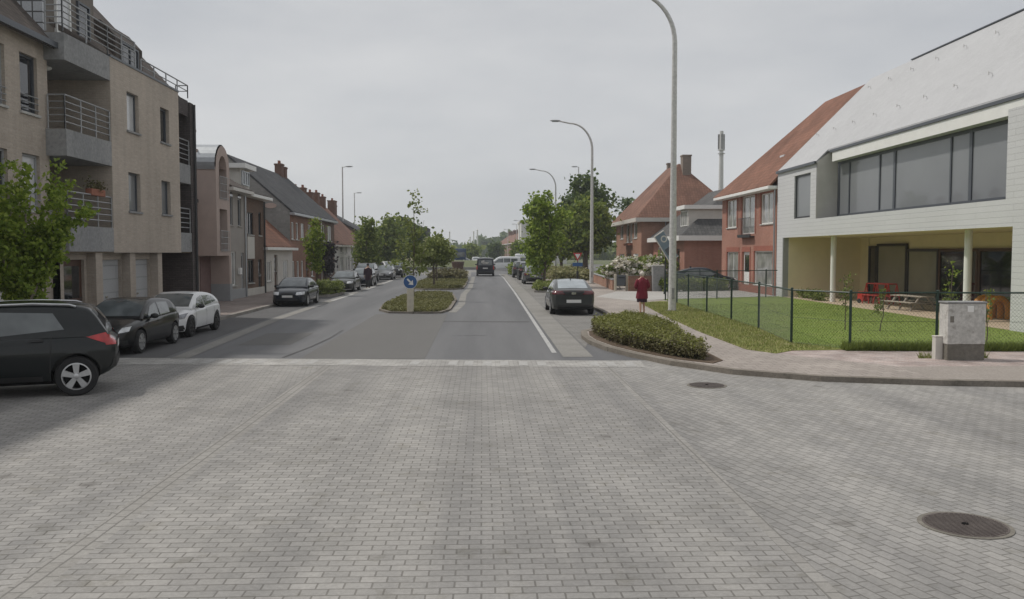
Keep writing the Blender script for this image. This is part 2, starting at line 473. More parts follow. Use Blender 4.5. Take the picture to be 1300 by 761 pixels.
M['br_red'] = brick('red_brick', (0.24,0.115,0.075), (0.30,0.155,0.10), (0.25,0.2,0.17), 0.21, 0.065, 0.008)
M['br_orange'] = brick('orange_brick', (0.35,0.155,0.11), (0.41,0.195,0.145), (0.35,0.26,0.22), 0.21, 0.065, 0.008, stain=0.18, streak=0.06)
M['br_redtrim'] = brick('deep_red_brick', (0.30,0.095,0.065), (0.36,0.125,0.085), (0.28,0.16,0.13), 0.21, 0.065, 0.008, stain=0.15)
M['br_hip'] = brick('russet_brick', (0.31,0.155,0.105), (0.38,0.20,0.14), (0.33,0.26,0.21), 0.21, 0.065, 0.008, stain=0.18)
M['gable_grey'] = brick('grey_gable_brick', (0.24,0.245,0.235), (0.30,0.30,0.29), (0.29,0.29,0.28), 0.3, 0.2, 0.01, stain=0.2)
M['zinc'] = plain('zinc', (0.42,0.44,0.46), 0.35, 0.7, var=0.08)
M['white'] = plain('white_paint', (0.78,0.78,0.76), 0.5, var=0.04, scale=2)
M['offwhite'] = plain('off_white_paint', (0.58,0.56,0.52), 0.6, var=0.06, scale=2)
M['cream'] = plain('cream_render', (0.80,0.71,0.50), 0.85, var=0.05, scale=1)
M['greypanel'] = plain('grey_panel', (0.33,0.34,0.35), 0.6, var=0.05)
M['garage'] = brick('garage_door_paint', (0.42,0.43,0.44), (0.45,0.46,0.47), (0.32,0.33,0.34), 8.0, 0.42, 0.02, stain=0.08, bmp=0.5, rough=0.5)
M['siding'] = brick('white_siding', (0.58,0.585,0.595), (0.60,0.605,0.615), (0.47,0.475,0.485), 3.2, 0.19, 0.010, stain=0.05, bmp=0.6, off=0.37, rough=0.55)
M['schoolroof'] = brick('white_roof_slates', (0.435,0.44,0.45), (0.455,0.46,0.47), (0.415,0.42,0.43), 0.45, 0.28, 0.006, stain=0.05, bmp=0.15, rough=0.6, streak=0.02)
M['frame_grey'] = plain('anthracite_frame', (0.09,0.10,0.115), 0.4, 0.2, var=0.05)
M['frame_dark'] = plain('dark_frame', (0.025,0.026,0.03), 0.4)
M['door_brown'] = plain('brown_door', (0.09,0.045,0.03), 0.5)
M['door_green'] = plain('grey_green_door', (0.17,0.20,0.19), 0.55)
M['g_dark'] = glass_mat('glass_dark', (0.022,0.025,0.03))
M['g_curtain'] = glass_mat('glass_with_curtain', (0.30,0.30,0.29), 0.12, 0.3, 1.4)
M['g_white'] = glass_mat('glass_with_white_blind', (0.55,0.56,0.57), 0.25, 0.08, 0.6)
M['g_blind'] = glass_mat('glass_with_grey_blind', (0.185,0.195,0.205), 0.3, 0.06, 0.5)
M['g_pale'] = glass_mat('glass_with_pale_screen', (0.24,0.235,0.20), 0.2, 0.1, 0.5)
M['g_block'] = brick('glass_blocks', (0.50,0.52,0.55), (0.55,0.57,0.60), (0.12,0.12,0.12), 0.29, 0.29, 0.022, stain=0.06, off=0.0, rough=0.2)
M['chimney'] = brick('chimney_brick', (0.15,0.075,0.05), (0.20,0.10,0.07), (0.17,0.13,0.11), 0.21, 0.065, 0.008)
M['chimney_grey'] = brick('chimney_brick_grey', (0.22,0.18,0.15), (0.27,0.22,0.185), (0.22,0.2,0.18), 0.21, 0.065, 0.008)
# vehicles and small things
def paint(name, c, metal=0.0, rough=0.3, coat=0.7):
    return plain(name, c, rough, metal, coat, 0.04, 3, .15)
M['tyre'] = plain('tyre_rubber', (0.018,0.018,0.019), 0.85)
M['rim'] = plain('alloy_rim', (0.55,0.56,0.57), 0.3, 0.8)
M['rim_dark'] = plain('dark_rim', (0.03,0.03,0.032), 0.35, 0.5)
M['well'] = plain('wheel_well_plastic', (0.008,0.008,0.008), 0.95, spec=0.1)
M['trim'] = plain('black_plastic', (0.016,0.016,0.017), 0.6)
M['chrome'] = plain('chrome', (0.6,0.6,0.6), 0.15, 1.0)
M['carglass'] = glass_mat('car_glass', (0.12,0.135,0.14), 0.04, 0.4, 1.2)
M['carglass_sky'] = glass_mat('car_rear_screen_sky_tone', (0.30,0.34,0.37), 0.04, 0.25, 1.2)  # bluish sky reflection painted into the rear screen's base colour
M['carglass_lit'] = glass_mat('car_windscreen_lit_tone', (0.13,0.15,0.16), 0.04, 0.35, 1.2)  # windscreen copy of the car glass, lit tone put into its colour
M['headlamp'] = glass_mat('headlamp_lens', (0.62,0.64,0.66), 0.1, 0.25, 6)
M['headlamp_dark'] = glass_mat('smoked_headlamp', (0.20,0.21,0.23), 0.1, 0.3, 6)
M['taillamp'] = glass_mat('taillamp_lens', (0.42,0.018,0.02), 0.15, 0.25, 5)
M['taillamp_dark'] = glass_mat('dark_taillamp', (0.10,0.012,0.016), 0.15, 0.25, 5)
M['plate'] = plain('number_plate', (0.72,0.72,0.71), 0.5, var=0.04)
M['iron'] = ground_mat('cast_iron', (0.085,0.07,0.065), (0.13,0.11,0.10), None, 5, 40, 0.6, 0.4)
M['green_post'] = plain('dark_green_coating', (0.012,0.035,0.025), 0.5)
M['sign_blue'] = plain('sign_blue', (0.03,0.105,0.28), 0.4, var=0.05)
M['sign_red'] = plain('sign_red', (0.50,0.03,0.035), 0.4, var=0.05)
M['sign_back'] = plain('pale_blue_board', (0.17,0.225,0.27), 0.5, var=0.15, scale=2)
M['post_cream'] = plain('cream_concrete_post', (0.56,0.52,0.42), 0.8, var=0.12)
M['red_paint'] = plain('red_paint', (0.45,0.035,0.025), 0.45)
M['orange_plastic'] = plain('orange_plastic', (0.62,0.27,0.04), 0.45)
M['wood_grey'] = plain('weathered_wood', (0.36,0.32,0.27), 0.8, var=0.2, scale=9)
M['terracotta'] = plain('terracotta', (0.30,0.12,0.075), 0.8)
M['cloth_red'] = plain('maroon_cloth', (0.165,0.014,0.028), 0.9, var=0.2, scale=9, bmp=0.3)
M['cloth_dark'] = plain('dark_cloth', (0.035,0.016,0.028), 0.9, var=0.2, scale=9)
M['skin'] = plain('skin', (0.50,0.31,0.22), 0.55, var=0.06)
M['hair'] = plain('white_hair', (0.62,0.58,0.52), 0.8, var=0.15, scale=30, bmp=0.5)
M['shoe'] = plain('shoe_leather', (0.10,0.07,0.055), 0.6)

# ------------------------------------------------------------------ the setting
def sheet(name, pts, z, mat, thick=None):
    m = MB()
    if thick: m.prism(pts, z - thick, z)
    else:
        a = sum(pts[k][0]*pts[(k+1)%len(pts)][1]-pts[(k+1)%len(pts)][0]*pts[k][1] for k in range(len(pts)))
        m.poly([(p[0], p[1], z) for p in (pts if a > 0 else pts[::-1])])
    return tag(m.build(name, M[mat]), kind='structure')

def strip_pts(cl, wd):
    """outline of a strip of width wd (a number or list) along a polyline"""
    l, r = [], []
    for k, p in enumerate(cl):
        a = Vector(cl[max(k-1, 0)]); b = Vector(cl[min(k+1, len(cl)-1)])
        d = (b - a).normalized(); n = Vector((-d.y, d.x)); h = (wd[k] if isinstance(wd, (list, tuple)) else wd)/2
        l.append(tuple(Vector(p) + n*h)); r.append(tuple(Vector(p) - n*h))
    return r + l[::-1]

def strip(name, cl, wd, z, mat, thick=None):
    m = MB()
    for k in range(len(cl)-1):
        pts = strip_pts(cl, wd); n = len(cl)
        q = [pts[k], pts[k+1], pts[2*n-2-k], pts[2*n-1-k]]
        if thick: m.prism(q, z - thick, z)
        else: m.poly([(p[0], p[1], z) for p in q])
    return tag(m.build(name, M[mat]), kind='structure')

def arc(cx, cy, rx, ry, a0, a1, n):
    return [(cx + rx*math.cos(R(a0+(a1-a0)*k/n)), cy + ry*math.sin(R(a0+(a1-a0)*k/n))) for k in range(n+1)]

sheet('ground', [(-900,-300),(900,-300),(900,1400),(-900,1400)], -0.03, 'field')
# carriageway
sheet('road', [(-9.75,19.9),(5.4,19.9),(5.4,40),(5.4,92),(8,128),(14,190),(-24,190),(-16,128),(-10.6,92),(-9.75,60)], 0.0, 'asphalt')
sheet('central_hatching', [(-4.3,20.35),(-1.35,20.35),(-1.4,35.2),(-4.3,35.2)], 0.004, 'asphalt_old')
sheet('parking_lane', [(-9.7,20.4),(-7.55,20.4),(-8.1,33),(-8.3,54),(-8.6,95),(-10.5,95),(-9.75,60)], 0.004, 'asphalt_park')
# junction of concrete pavers, with one straight border each side
sheet('junction_pavers', [(-3.22,-12),(2.2,-12),(2.72,19.9),(-3.3,19.9)], 0.004, 'paver')
sheet('junction_pavers', [(-60,-12),(-3.52,-12),(-3.55,19.9),(-60,19.9)], 0.004, 'paver_l')
sheet('junction_pavers', [(2.32,-12),(60,-12),(60,15.2),(5.2,19.9),(2.84,19.9)], 0.004, 'paver_r')
sheet('paver_border', [(-3.52,-12),(-3.22,-12),(-3.3,19.9),(-3.55,19.9)], 0.004, 'soldier')
sheet('paver_border', [(2.2,-12),(2.32,-12),(2.84,19.9),(2.72,19.9)], 0.004, 'soldier')
strip('threshold', [(-9.2,20.2),(-7.3,20.1),(3.6,19.2)], 1.15, 0.008, 'threshold')
rnd = random.Random(5)
m_ = MB()
for k in range(26):
    x = -6.8 + k*0.4 + rnd.uniform(-.03, .03); y = 20.1 - (x+7.3)*0.0872
    if rnd.random() < 0.22: continue
    m_.poly([(x,y-.36,.012),(x+.2,y-.38,.012),(x+.02+.2,y+.36,.012),(x+.03,y+.38,.012)])
tag(m_.build('threshold_marking', M['line_worn']), kind='structure')
# edge line and gutters
RL = [(1.80,21.5),(2.05,54),(2.15,86),(2.0,100)]
strip('edge_line', RL, 0.12, 0.004, 'line')
strip('gutter', [(2.30,20.6),(2.52,54),(2.62,86),(2.5,100)], 0.72, 0.006, 'gutter')
sheet('parking_bay', [(2.70,22.5),(3.0,24.2),(5.0,29),(5.05,60),(5.1,95),(3.0,95),(2.93,60)], 0.006, 'parkpave')
strip('gutter', [(-7.15,20.6),(-7.75,33),(-7.95,54),(-8.4,95)], 0.42, 0.008, 'gutter')
for a, b in (((-7.78,39.6),(-7.7,41.5)), ((-7.75,45),(-7.72,52)), ((-7.8,58),(-7.85,64)), ((-7.95,70),(-8.05,78))):
    strip('lane_dash', [a, b], 0.22, 0.012, 'line_worn')
strip('gutter', [(-1.25,36.2),(-1.0,42),(-1.1,52),(-.85,62),(-.9,90)], 0.35, 0.006, 'gutter')
strip('tar_seam', [(-4.75,20.75),(-4.55,23),(-4.45,25.5),(-4.5,28)], 0.06, 0.009, 'asphalt_park')
sheet('asphalt_patch', [(-6.6,23.5),(-5.2,23.6),(-5.25,27.2),(-6.65,27.0)], 0.004, 'asphalt_old')
sheet('asphalt_patch', [(-.9,26),(.15,26.1),(.2,30.2),(-.85,30)], 0.004, 'asphalt')
strip('tar_seam', [(-1.4,31.5),(1.7,31.2)], 0.5, 0.004, 'asphalt_park')
# raised pavements: one kerb line each
KR = [(5.08,98),(5.05,60),(5.0,30.2),(4.75,28.8),(3.7,27.6),(3.12,26.4),(2.98,25.0),(3.0,23.6),(3.22,22.0),(3.62,20.6),(4.25,19.0),(5.2,17.55),(6.6,16.55),(8.6,15.95),(11,15.6),(60,13.2)]
strip('kerb', KR, 0.19, 0.11, 'kerb_old', 0.2)
sheet('sidewalk', [(5.0,98),(5.0,30.2),(4.75,28.8),(3.7,27.6),(3.12,26.4),(2.98,25.0),(3.0,23.6),(3.22,22.0),(3.62,20.6),(4.25,19.0),(5.2,17.55),(6.6,16.55),(8.6,15.95),(8.8,17.9),(7.0,20.3),(6.55,21.2),(6.6,26),(6.95,33),(7.55,41),(16,46),(16,98)], 0.10, 'walk', 0.25)
sheet('corner_walk', [(8.6,15.95),(11,15.6),(60,13.2),(60,15.4),(11,17.9),(8.8,17.9)], 0.10, 'walk_conc', 0.25)
sheet('corner_paving', [(8.8,17.9),(11,17.9),(60,15.4),(60,19.5),(12.5,20.75),(9.0,21.0),(7.6,20.9),(7.0,20.3)], 0.10, 'walk_red', 0.25)
sheet('verge', [(7.0,20.3),(7.6,20.9),(9.0,21.0),(8.25,22.6),(8.75,27),(9.0,33),(9.25,41.5),(8.9,42.6),(7.55,41),(6.95,33),(6.6,26),(6.55,21.2)], 0.115, 'verge', 0.25)
sheet('lawn', [(9.0,21.0),(12.5,20.75),(60,19.5),(60,24),(16.25,26.0),(16.25,47),(9.3,44.2),(9.25,41.5),(9.0,33),(8.75,27),(8.25,22.6)], 0.115, 'lawn', 0.25)
sheet('terrace', [(16.25,26.0),(60,24),(60,47.2),(16.25,47.2)], 0.13, 'sand', 0.25)
sheet('driveway', [(7.6,42.6),(9.3,44.3),(16.25,47.1),(16.25,66),(10.6,53.2),(8.3,53.2),(6.2,47)], 0.108, 'drive', 0.2)
sheet('side_path', [(16.25,47.25),(60,47.25),(60,98),(16,98)], 0.02, 'soil')
sheet('shrub_soil', [(3.25,26.2),(3.12,25.0),(3.15,23.7),(3.36,22.2),(3.78,20.7),(4.35,19.3),(5.0,18.5),(5.35,19.0),(5.45,22),(5.6,26.5),(4.7,28.4),(3.9,27.4)], 0.115, 'soil', 0.1)
KLf = [(-9.75,-12),(-9.75,60),(-10.6,98)]
strip('kerb', KLf, 0.18, 0.11, 'kerb', 0.2)
sheet('sidewalk', [(-9.75,-12),(-9.75,60),(-10.6,98),(-30,98),(-30,-12)], 0.10, 'walk_l', 0.25)
# traffic islands
def island(pts, z=0.075):
    n = len(pts); cl = pts + [pts[0]]
    strip('island_kerb', cl, 0.18, z, 'kerb_old', 0.2)
    sheet('island_soil', pts, z - 0.02, 'soil', 0.1)
I1 = [(-2.8,35.6),(-1.75,35.7),(-1.45,37.5),(-1.4,45),(-1.75,51),(-2.6,52.6),(-3.8,52.4),(-4.5,48),(-4.6,41),(-4.35,37.4),(-3.8,35.9)]
I2 = [(-3.9,58.6),(-1.9,58.4),(-1.35,59.8),(-1.3,66),(-1.3,78),(-1.9,86),(-3,90),(-4.6,88),(-5.2,74),(-5.0,60)]
island(I1); island(I2)
BL = [(-10.0,49.0),(-8.75,49.2),(-8.45,50.4),(-8.5,53.2),(-10.0,54.0)]
strip('bed_kerb', BL + [BL[0]], 0.14, 0.13, 'kerb', 0.2); sheet('bed_soil', BL, 0.11, 'soil', 0.1)
BR = [(3.35,54.2),(4.9,53.6),(5.0,61),(4.2,61.5),(3.5,58.5)]
strip('bed_kerb', BR + [BR[0]], 0.14, 0.13, 'kerb', 0.2); sheet('bed_soil', BR, 0.11, 'soil', 0.1)
# roundabout in the distance
sheet('roundabout_apron', [(-5.6,91),(-1.2,91),(-1.4,112),(4,122),(-12,122),(-8,108)], 0.004, 'gutter')
tag(MB().lathe([(24,0),(24,0.35),(23.4,0.36),(22,0.3)], 64, (-6,152,0)).build('roundabout_kerb', M['gutter']), kind='structure')
tag(MB().lathe([(22.6,0.3),(18,0.7),(9,1.1),(0.1,1.2)], 48, (-6,152,0)).build('roundabout_grass', M['field'], smooth=True), kind='structure')
sheet('road', [(-45,120),(40,120),(40,185),(-45,185)], -0.012, 'asphalt_old')

# ------------------------------------------------------------------ buildings
def facade(mb, x0, x1, z0, z1, holes, y=0.0, depth=0.14):
    xs = sorted(set([x0, x1] + [h[0] for h in holes] + [h[1] for h in holes]))
    zs = sorted(set([z0, z1] + [h[2] for h in holes] + [h[3] for h in holes]))
    for i in range(len(xs)-1):
        for j in range(len(zs)-1):
            cxm, czm = (xs[i]+xs[i+1])/2, (zs[j]+zs[j+1])/2
            if any(h[0] < cxm < h[1] and h[2] < czm < h[3] for h in holes): continue
            mb.poly([(xs[i],y,zs[j]),(xs[i+1],y,zs[j]),(xs[i+1],y,zs[j+1]),(xs[i],y,zs[j+1])])
    for h in holes:
        a, b, c, d = h[:4]
        mb.poly([(a,y,c),(a,y,d),(a,y+depth,d),(a,y+depth,c)])
        mb.poly([(b,y,d),(b,y,c),(b,y+depth,c),(b,y+depth,d)])
        mb.poly([(a,y,d),(b,y,d),(b,y+depth,d),(a,y+depth,d)])
        mb.poly([(b,y,c),(a,y,c),(a,y+depth,c),(b,y+depth,c)])

WRND = random.Random(11)
def window(parent, h, y=0.0, frame='white', pane=None, bars=1, sill='concrete_lt', transom=None, rec=0.10, fw=0.06, name='window', label=None):
    a, b, c, d = h[:4]
    f = MB(); y0 = y + rec - 0.045; y1 = y + rec + 0.045
    f.box(a,b,y0,y1,d-fw,d); f.box(a,b,y0,y1,c,c+fw)
    f.box(a,a+fw,y0,y1,c+fw,d-fw); f.box(b-fw,b,y0,y1,c+fw,d-fw)
    for k in range(1, bars):
        xm = a + (b-a)*k/bars
        f.box(xm-fw*.45,xm+fw*.45,y0+.003,y1-.003,c+fw,d-fw)
    if transom: f.box(a+fw,b-fw,y0+.006,y1-.006,transom-fw*.4,transom+fw*.4)
    o = f.build(name, M[frame], parent)
    if label: o['label'] = label
    if pane is None: pane = WRND.choice(['g_dark','g_dark','g_curtain'])
    p = MB(); p.box(a+fw*.5,b-fw*.5,y+rec-.006,y+rec+.008,c+fw*.5,d-fw*.5)
    p.build('pane', M[pane], o)
    if sill:
        s_ = MB(); s_.box(a-.06,b+.06,y-.06,y+rec-.048,c-.06,c+.004); s_.build('sill', M[sill], o, bevel=.008)
    return o

def door(parent, h, mat='door_brown', y=0.0, rec=0.12, glass=True):
    a, b, c, d = h[:4]
    f = MB(); f.box(a,b,y+rec-.03,y+rec+.03,c,d)
    o = f.build('door', M[mat], parent)
    g = MB()
    if glass:
        g.box(a+.16,b-.16,y+rec-.038,y+rec-.028,c+(d-c)*.5,d-.18); g.build('pane', M['g_dark'], o)
    k = MB(); k.box(b-.13,b-.09,y+rec-.09,y+rec-.03,c+.95,c+1.12); k.build('handle', M['chrome'], o)
    return o

def garage(parent, h, y=0.0, rec=0.12, mat='garage'):
    a, b, c, d = h[:4]
    o = MB().box(a,b,y+rec-.03,y+rec+.03,c,d).build('garage_door', M[mat], parent)
    xm = (a+b)/2
    MB().box(xm-.07,xm+.07,y+rec-.06,y+rec-.03,c+1.0,c+1.06).build('handle', M['chrome'], o, bevel=.01)
    return o

def roof_mb(W, D, ze, zr, ov=.35, ovg=.08, hip=(0, 0), t=.14, yr=None, ov_back=None):
    yr = D/2 if yr is None else yr
    s = (zr-ze)/yr; sb = (zr-ze)/(D-yr)
    ob = ov if ov_back is None else ov_back
    x0 = -(ovg if hip[0] == 0 else ov); x1 = W + (ovg if hip[1] == 0 else ov)
    r0 = hip[0] if hip[0] else -ovg; r1 = W - hip[1] if hip[1] else W + ovg
    A=(x0,-ov,ze-ov*s); B=(x1,-ov,ze-ov*s); Cc=(x1,D+ob,ze-ob*sb); Dd=(x0,D+ob,ze-ob*sb)
    P=(r0,yr,zr); Q=(r1,yr,zr)
    m = MB()
    dn = lambda p: (p[0],p[1],p[2]-t)
    up = lambda p: (p[0],p[1],p[2]+.02)
    m.poly([up(A),up(B),up(Q),up(P)]); m.poly([up(Cc),up(Dd),up(P),up(Q)])
    m.poly([dn(P),dn(Q),dn(B),dn(A)]); m.poly([dn(Q),dn(P),dn(Dd),dn(Cc)])
    per = [A,B]
    if hip[1]: m.poly([up(B),up(Cc),up(Q)]); m.poly([dn(Q),dn(Cc),dn(B)]); per += [Cc]
    else: per += [Q,Cc]
    per += [Dd]
    if hip[0]: m.poly([up(Dd),up(A),up(P)]); m.poly([dn(P),dn(A),dn(Dd)])
    else: per += [P]
    for k in range(len(per)):
        a, b = per[k], per[(k+1)%len(per)]
        m.poly([dn(a),dn(b),up(b),up(a)])
    return m

def wall_mb(W, D, z0, ze, zr, holes, hip=(0, 0), yr=None):
    yr = D/2 if yr is None else yr
    m = MB(); facade(m, 0, W, z0, ze, holes)
    m.poly([(W,D,z0),(0,D,z0),(0,D,ze),(W,D,ze)])
    if hip[1]: m.poly([(W,0,z0),(W,D,z0),(W,D,ze),(W,0,ze)])
    else: m.poly([(W,0,z0),(W,D,z0),(W,D,ze),(W,yr,zr-.05),(W,0,ze)])
    if hip[0]: m.poly([(0,D,z0),(0,0,z0),(0,0,ze),(0,D,ze)])
    else: m.poly([(0,D,z0),(0,0,z0),(0,0,ze),(0,yr,zr-.05),(0,D,ze)])
    return m

def chimney(roof, x, y, z0, z1, w_=.6, d_=.6, mat='chimney', pots=1):
    m = MB().box(x-w_/2,x+w_/2,y-d_/2,y+d_/2,z0,z1-.13)
    m.box(x-w_/2-.05,x+w_/2+.05,y-d_/2-.05,y+d_/2+.05,z1-.13,z1)
    o = m.build('chimney', M[mat], roof)
    for k in range(pots):
        px = x + (k-(pots-1)/2)*.32
        MB().lathe([(.10,0),(.09,.25),(.11,.28)],10,(px,y,z1)).build('chimney_pot', M['terracotta'], o, smooth=True)
    return o

def gutter(parent, W, ze, ov, mat='white', h=.2, x0=-.1, x1=None, s=.8, dz=0):
    x1 = W+.1 if x1 is None else x1
    m = MB().box(x0,x1,-ov-.10,.0,ze-ov*s-h+dz-.02,ze-ov*s-.05+dz)
    return m.build('gutter', M[mat], parent, bevel=.015)

def downpipe(parent, x, z0, z1, y=-.07, mat='zinc'):
    return MB().tube([(x,y,z0),(x,y,z1)], .05, 8).build('downpipe', M[mat], parent, smooth=True)

def house(name, label, cat, loc, rz, W, D, ze, zr, wall, roof, wins, hip=(0,0), ov=.3, group=None, gut='white',
          z0=0.05, plinth=None, ovg=.06, yr=None, t=.14):
    t_ = thing(name, label, cat, loc, rz, group)
    holes = [w_['h'] for w_ in wins]
    wall_mb(W, D, z0, ze, zr, holes, hip, yr).build('wall', M[wall], t_)
    rf = roof_mb(W, D, ze, zr, ov, ovg, hip, yr=yr, t=t).build('roof', M[roof], t_, fixn=False)
    for w_ in wins:
        k = w_.get('k', 'win'); h = w_['h']
        if k == 'win': window(t_, h, **{q: v for q, v in w_.items() if q not in ('h', 'k')})
        elif k == 'door': door(t_, h, w_.get('mat', 'door_brown'))
        elif k == 'garage': garage(t_, h)
    if gut: gutter(t_, W, ze, ov, gut, s=(zr-ze)/(D/2 if yr is None else yr))
    if plinth: MB().box(-.002,W+.002,-.035,-.0,z0,plinth[1]).build('plinth', M[plinth[0]], t_)
    return t_, rf

LR = R(90); RR = R(-90)

def railing(name, pts, z0, z1, n, parent, mat='rail', post_gap=.9, r=.018, rp=.024):
    m = MB()
    for k in range(n):
        z = z0 + (z1-z0)*(k+1)/n
        m.tube([(p[0],p[1],z) for p in pts], r if k < n-1 else r*1.3, 6)
    for a, b in zip(pts[:-1], pts[1:]):
        ln = math.hypot(b[0]-a[0], b[1]-a[1]); q = max(1, round(ln/post_gap))
        for i in range(q+1):
            x = a[0]+(b[0]-a[0])*i/q; y = a[1]+(b[1]-a[1])*i/q
            m.tube([(x,y,z0-.05),(x,y,z1)], rp, 6)
    return m.build(name, M[mat], parent, smooth=True)

# ---- apartment block on the left (local x = along the street, local y = away from it)
ap = thing('apartment_building', 'three storey beige brick apartment block with grey concrete balconies and dark attic roof', 'building', (-11.2, 0, 0), LR)
lw = [(22.05-1.1,22.05,6.12,7.62),(22.75,23.62,6.12,7.62),(22.05-1.1,22.05,3.6,5.06),(22.75,23.62,3.6,5.06),
      (17.2,18.2,6.12,7.62),(18.9,19.8,6.12,7.62),(17.2,18.2,3.6,5.06),(18.9,19.8,3.6,5.06),(13,14,6.12,7.62),(13,14,3.6,5.06),
      (19.6,22.3,.1,2.25),(15.6,18.4,.1,2.25)]
m = MB(); facade(m, 6, 24.15, .05, 8.4, lw, y=.55, depth=.16)
m.poly([(6,.55,.05),(6,.55,8.4),(6,10.5,8.4),(6,10.5,.05)])
m.poly([(24.15,.55,.05),(24.15,1.9,.05),(24.15,1.9,8.4),(24.15,.55,8.4)])
m.poly([(6,10.5,.05),(6,10.5,8.4),(34.2,10.5,8.4),(34.2,10.5,.05)])
m.build('wall', M['apt_brick'], ap)
for k, h in enumerate(lw[:10]):
    o = window(ap, h, .55, 'greypanel' if k != 1 else 'frame_grey', ['g_curtain','g_dark','g_dark','g_white'][k % 4], 1 if k % 2 else 2, rec=.13)
    m = MB()
    for z in (h[2]+.12, h[2]+.28, h[2]+.44): m.tube([(h[0],.53,z),(h[1],.53,z)], .016, 6)
    m.build('guard_rail', M['rail'], o, smooth=True)
for h in lw[10:]: garage(ap, h, .55, .15, 'offwhite')
# projecting wall to the right of the balconies
rw = [(28.05,29.0,6.37,7.6),(30.9,31.75,6.37,7.58),(28.05,29.0,3.82,5.06),(30.88,31.75,3.85,5.03)]
m = MB(); facade(m, 26.85, 32.75, 2.5, 8.4, rw, 0, .2)
m.poly([(26.85,0,2.5),(26.85,0,8.4),(26.85,2.0,8.4),(26.85,2.0,2.5)])
m.poly([(32.75,0,2.5),(32.75,1.8,2.5),(32.75,1.8,8.4),(32.75,0,8.4)])
m.poly([(26.85,0,2.5),(26.85,2,2.5),(32.75,2,2.5),(32.75,0,2.5)])
m.poly([(26.85,0,8.4),(32.75,0,8.4),(32.75,.3,8.4),(26.85,.3,8.4)])
m.build('wall', M['apt_brick'], ap)
MB().box(26.85,32.75,-.03,.3,8.40,8.47).build('coping', M['frame_grey'], ap)
for k, h in enumerate(rw):
    window(ap, h, 0, 'frame_grey', ['g_white','g_dark','g_blind','g_blind'][k], 1, rec=.16, sill='concrete')
# ground floor set back behind pillars
gf = [(24.35,25.6,.1,2.3),(26.3,28.15,.1,2.28),(28.72,30.55,.1,2.28)]
m = MB(); facade(m, 24.15, 31.2, .05, 2.5, gf, .35, .15); m.build('ground_floor_wall', M['apt_brick'], ap)
door(ap, gf[0], 'door_brown', .35); garage(ap, gf[1], .35); garage(ap, gf[2], .35)
for a, b in ((25.75,26.2),(28.22,28.66),(30.6,31.0)):
    MB().box(a,b,.08,.347,.05,2.499).build('pillar', M['apt_brick'], ap)
MB().box(31.2,34.2,1.35,1.5,.05,2.5).build('back_wall', M['apt_brown'], ap)
MB().box(31.205,31.3,.35,1.35,.05,2.5).build('side_wall', M['apt_brown'], ap)
MB().box(24.15,34.2,.05,10.4,2.5,2.55).build('ceiling', M['apt_brown'], ap)
# balconies
MB().box(24.15,26.85,1.9,2.0,2.55,8.3).build('back_wall', M['apt_brown'], ap)
for z in (2.53, 5.12, 7.68):
    m = MB().box(23.98,26.847,0,.10,z,z+.72); m.box(23.98,24.08,.1,.547,z,z+.72)
    m.box(24.08,26.847,.10,1.9,z,z+.16)
    b = m.build('balcony', M['concrete'], ap)
    if z < 7: railing('railing', [(24.03,.5),(24.03,.05),(26.84,.05)], z+.74, z+1.64, 5, b)
    dr = MB().box(24.5,25.5,1.86,1.897,z+.17,z+2.3); dr.box(25.9,26.5,1.86,1.897,z+.9,z+2.3)
    if z < 7: dr.build('window', M['frame_dark'], ap)
MB().sphere((24.8,.9,7.62),.16,.16,.07).build('ceiling_lamp', M['white'], ap, smooth=True)
railing('railing', [(24.03,.5),(24.03,.05),(26.84,.05),(28.9,.05)], 8.5, 9.3, 5, ap, post_gap=1.2)
railing('railing', [(29.4,.05),(33.95,.05),(33.95,.5)], 8.45, 8.88, 2, ap, post_gap=1.1)
# recessed bay with small balconies at the far end
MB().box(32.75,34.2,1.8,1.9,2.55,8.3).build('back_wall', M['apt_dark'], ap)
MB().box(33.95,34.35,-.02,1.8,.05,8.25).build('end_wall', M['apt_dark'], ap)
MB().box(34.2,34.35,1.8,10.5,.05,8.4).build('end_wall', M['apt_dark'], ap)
for z in (2.53, 5.12):
    b = MB().box(32.755,33.945,.0,.1,z,z+.72).box(32.755,33.945,.1,1.8,z,z+.14).build('balcony', M['concrete'], ap)
    railing('railing', [(32.78,.05),(33.93,.05)], z+.74, z+1.64, 5, b)
MB().box(32.755,33.945,.05,1.8,7.7,8.3).build('lintel', M['apt_dark'], ap)
downpipe(ap, 34.25, .1, 8.2, -.09, 'darksteel')
# roof: steep slope over everything, dormer with terrace screen
rf = MB()
def slab(m, a, b, c, d, t=.16):
    q = [a,b,c,d]; dn = [(p[0],p[1],p[2]-t) for p in q]
    m.poly(q); m.poly(dn[::-1])
    for k in range(4):
        j = (k+1) % 4; m.poly([dn[k],dn[j],q[j],q[k]])
slab(rf, (5.8,.25,8.1),(24.15,.25,8.1),(24.15,5.5,13.9),(5.8,5.5,13.9))
slab(rf, (24.15,1.35,9.35),(34.4,.35,8.38),(34.4,5.5,13.9),(24.15,5.5,13.9))
slab(rf, (5.8,5.5,13.9),(34.4,5.5,13.9),(34.4,10.8,8.2),(5.8,10.8,8.2))
ro = rf.build('roof', M['tile_brown'], ap)
MB().prismx([(.35,8.3),(5.5,13.7),(10.5,8.3)], 34.15, 34.3).build('gable', M['apt_dark'], ap)
MB().box(5.8,24.1,.15,.33,7.97,8.12).build('gutter', M['frame_grey'], ap)
d_ = MB().prismx([(1.2,8.4),(1.2,10.6),(1.75,11.1),(4.0,11.4),(4.0,8.4)], 24.9, 28.6).build('dormer', M['dormer_clad'], ro)
window(d_, (26.0,26.9,8.9,10.2), 1.12, 'white', 'g_white', 1, None, rec=.05)
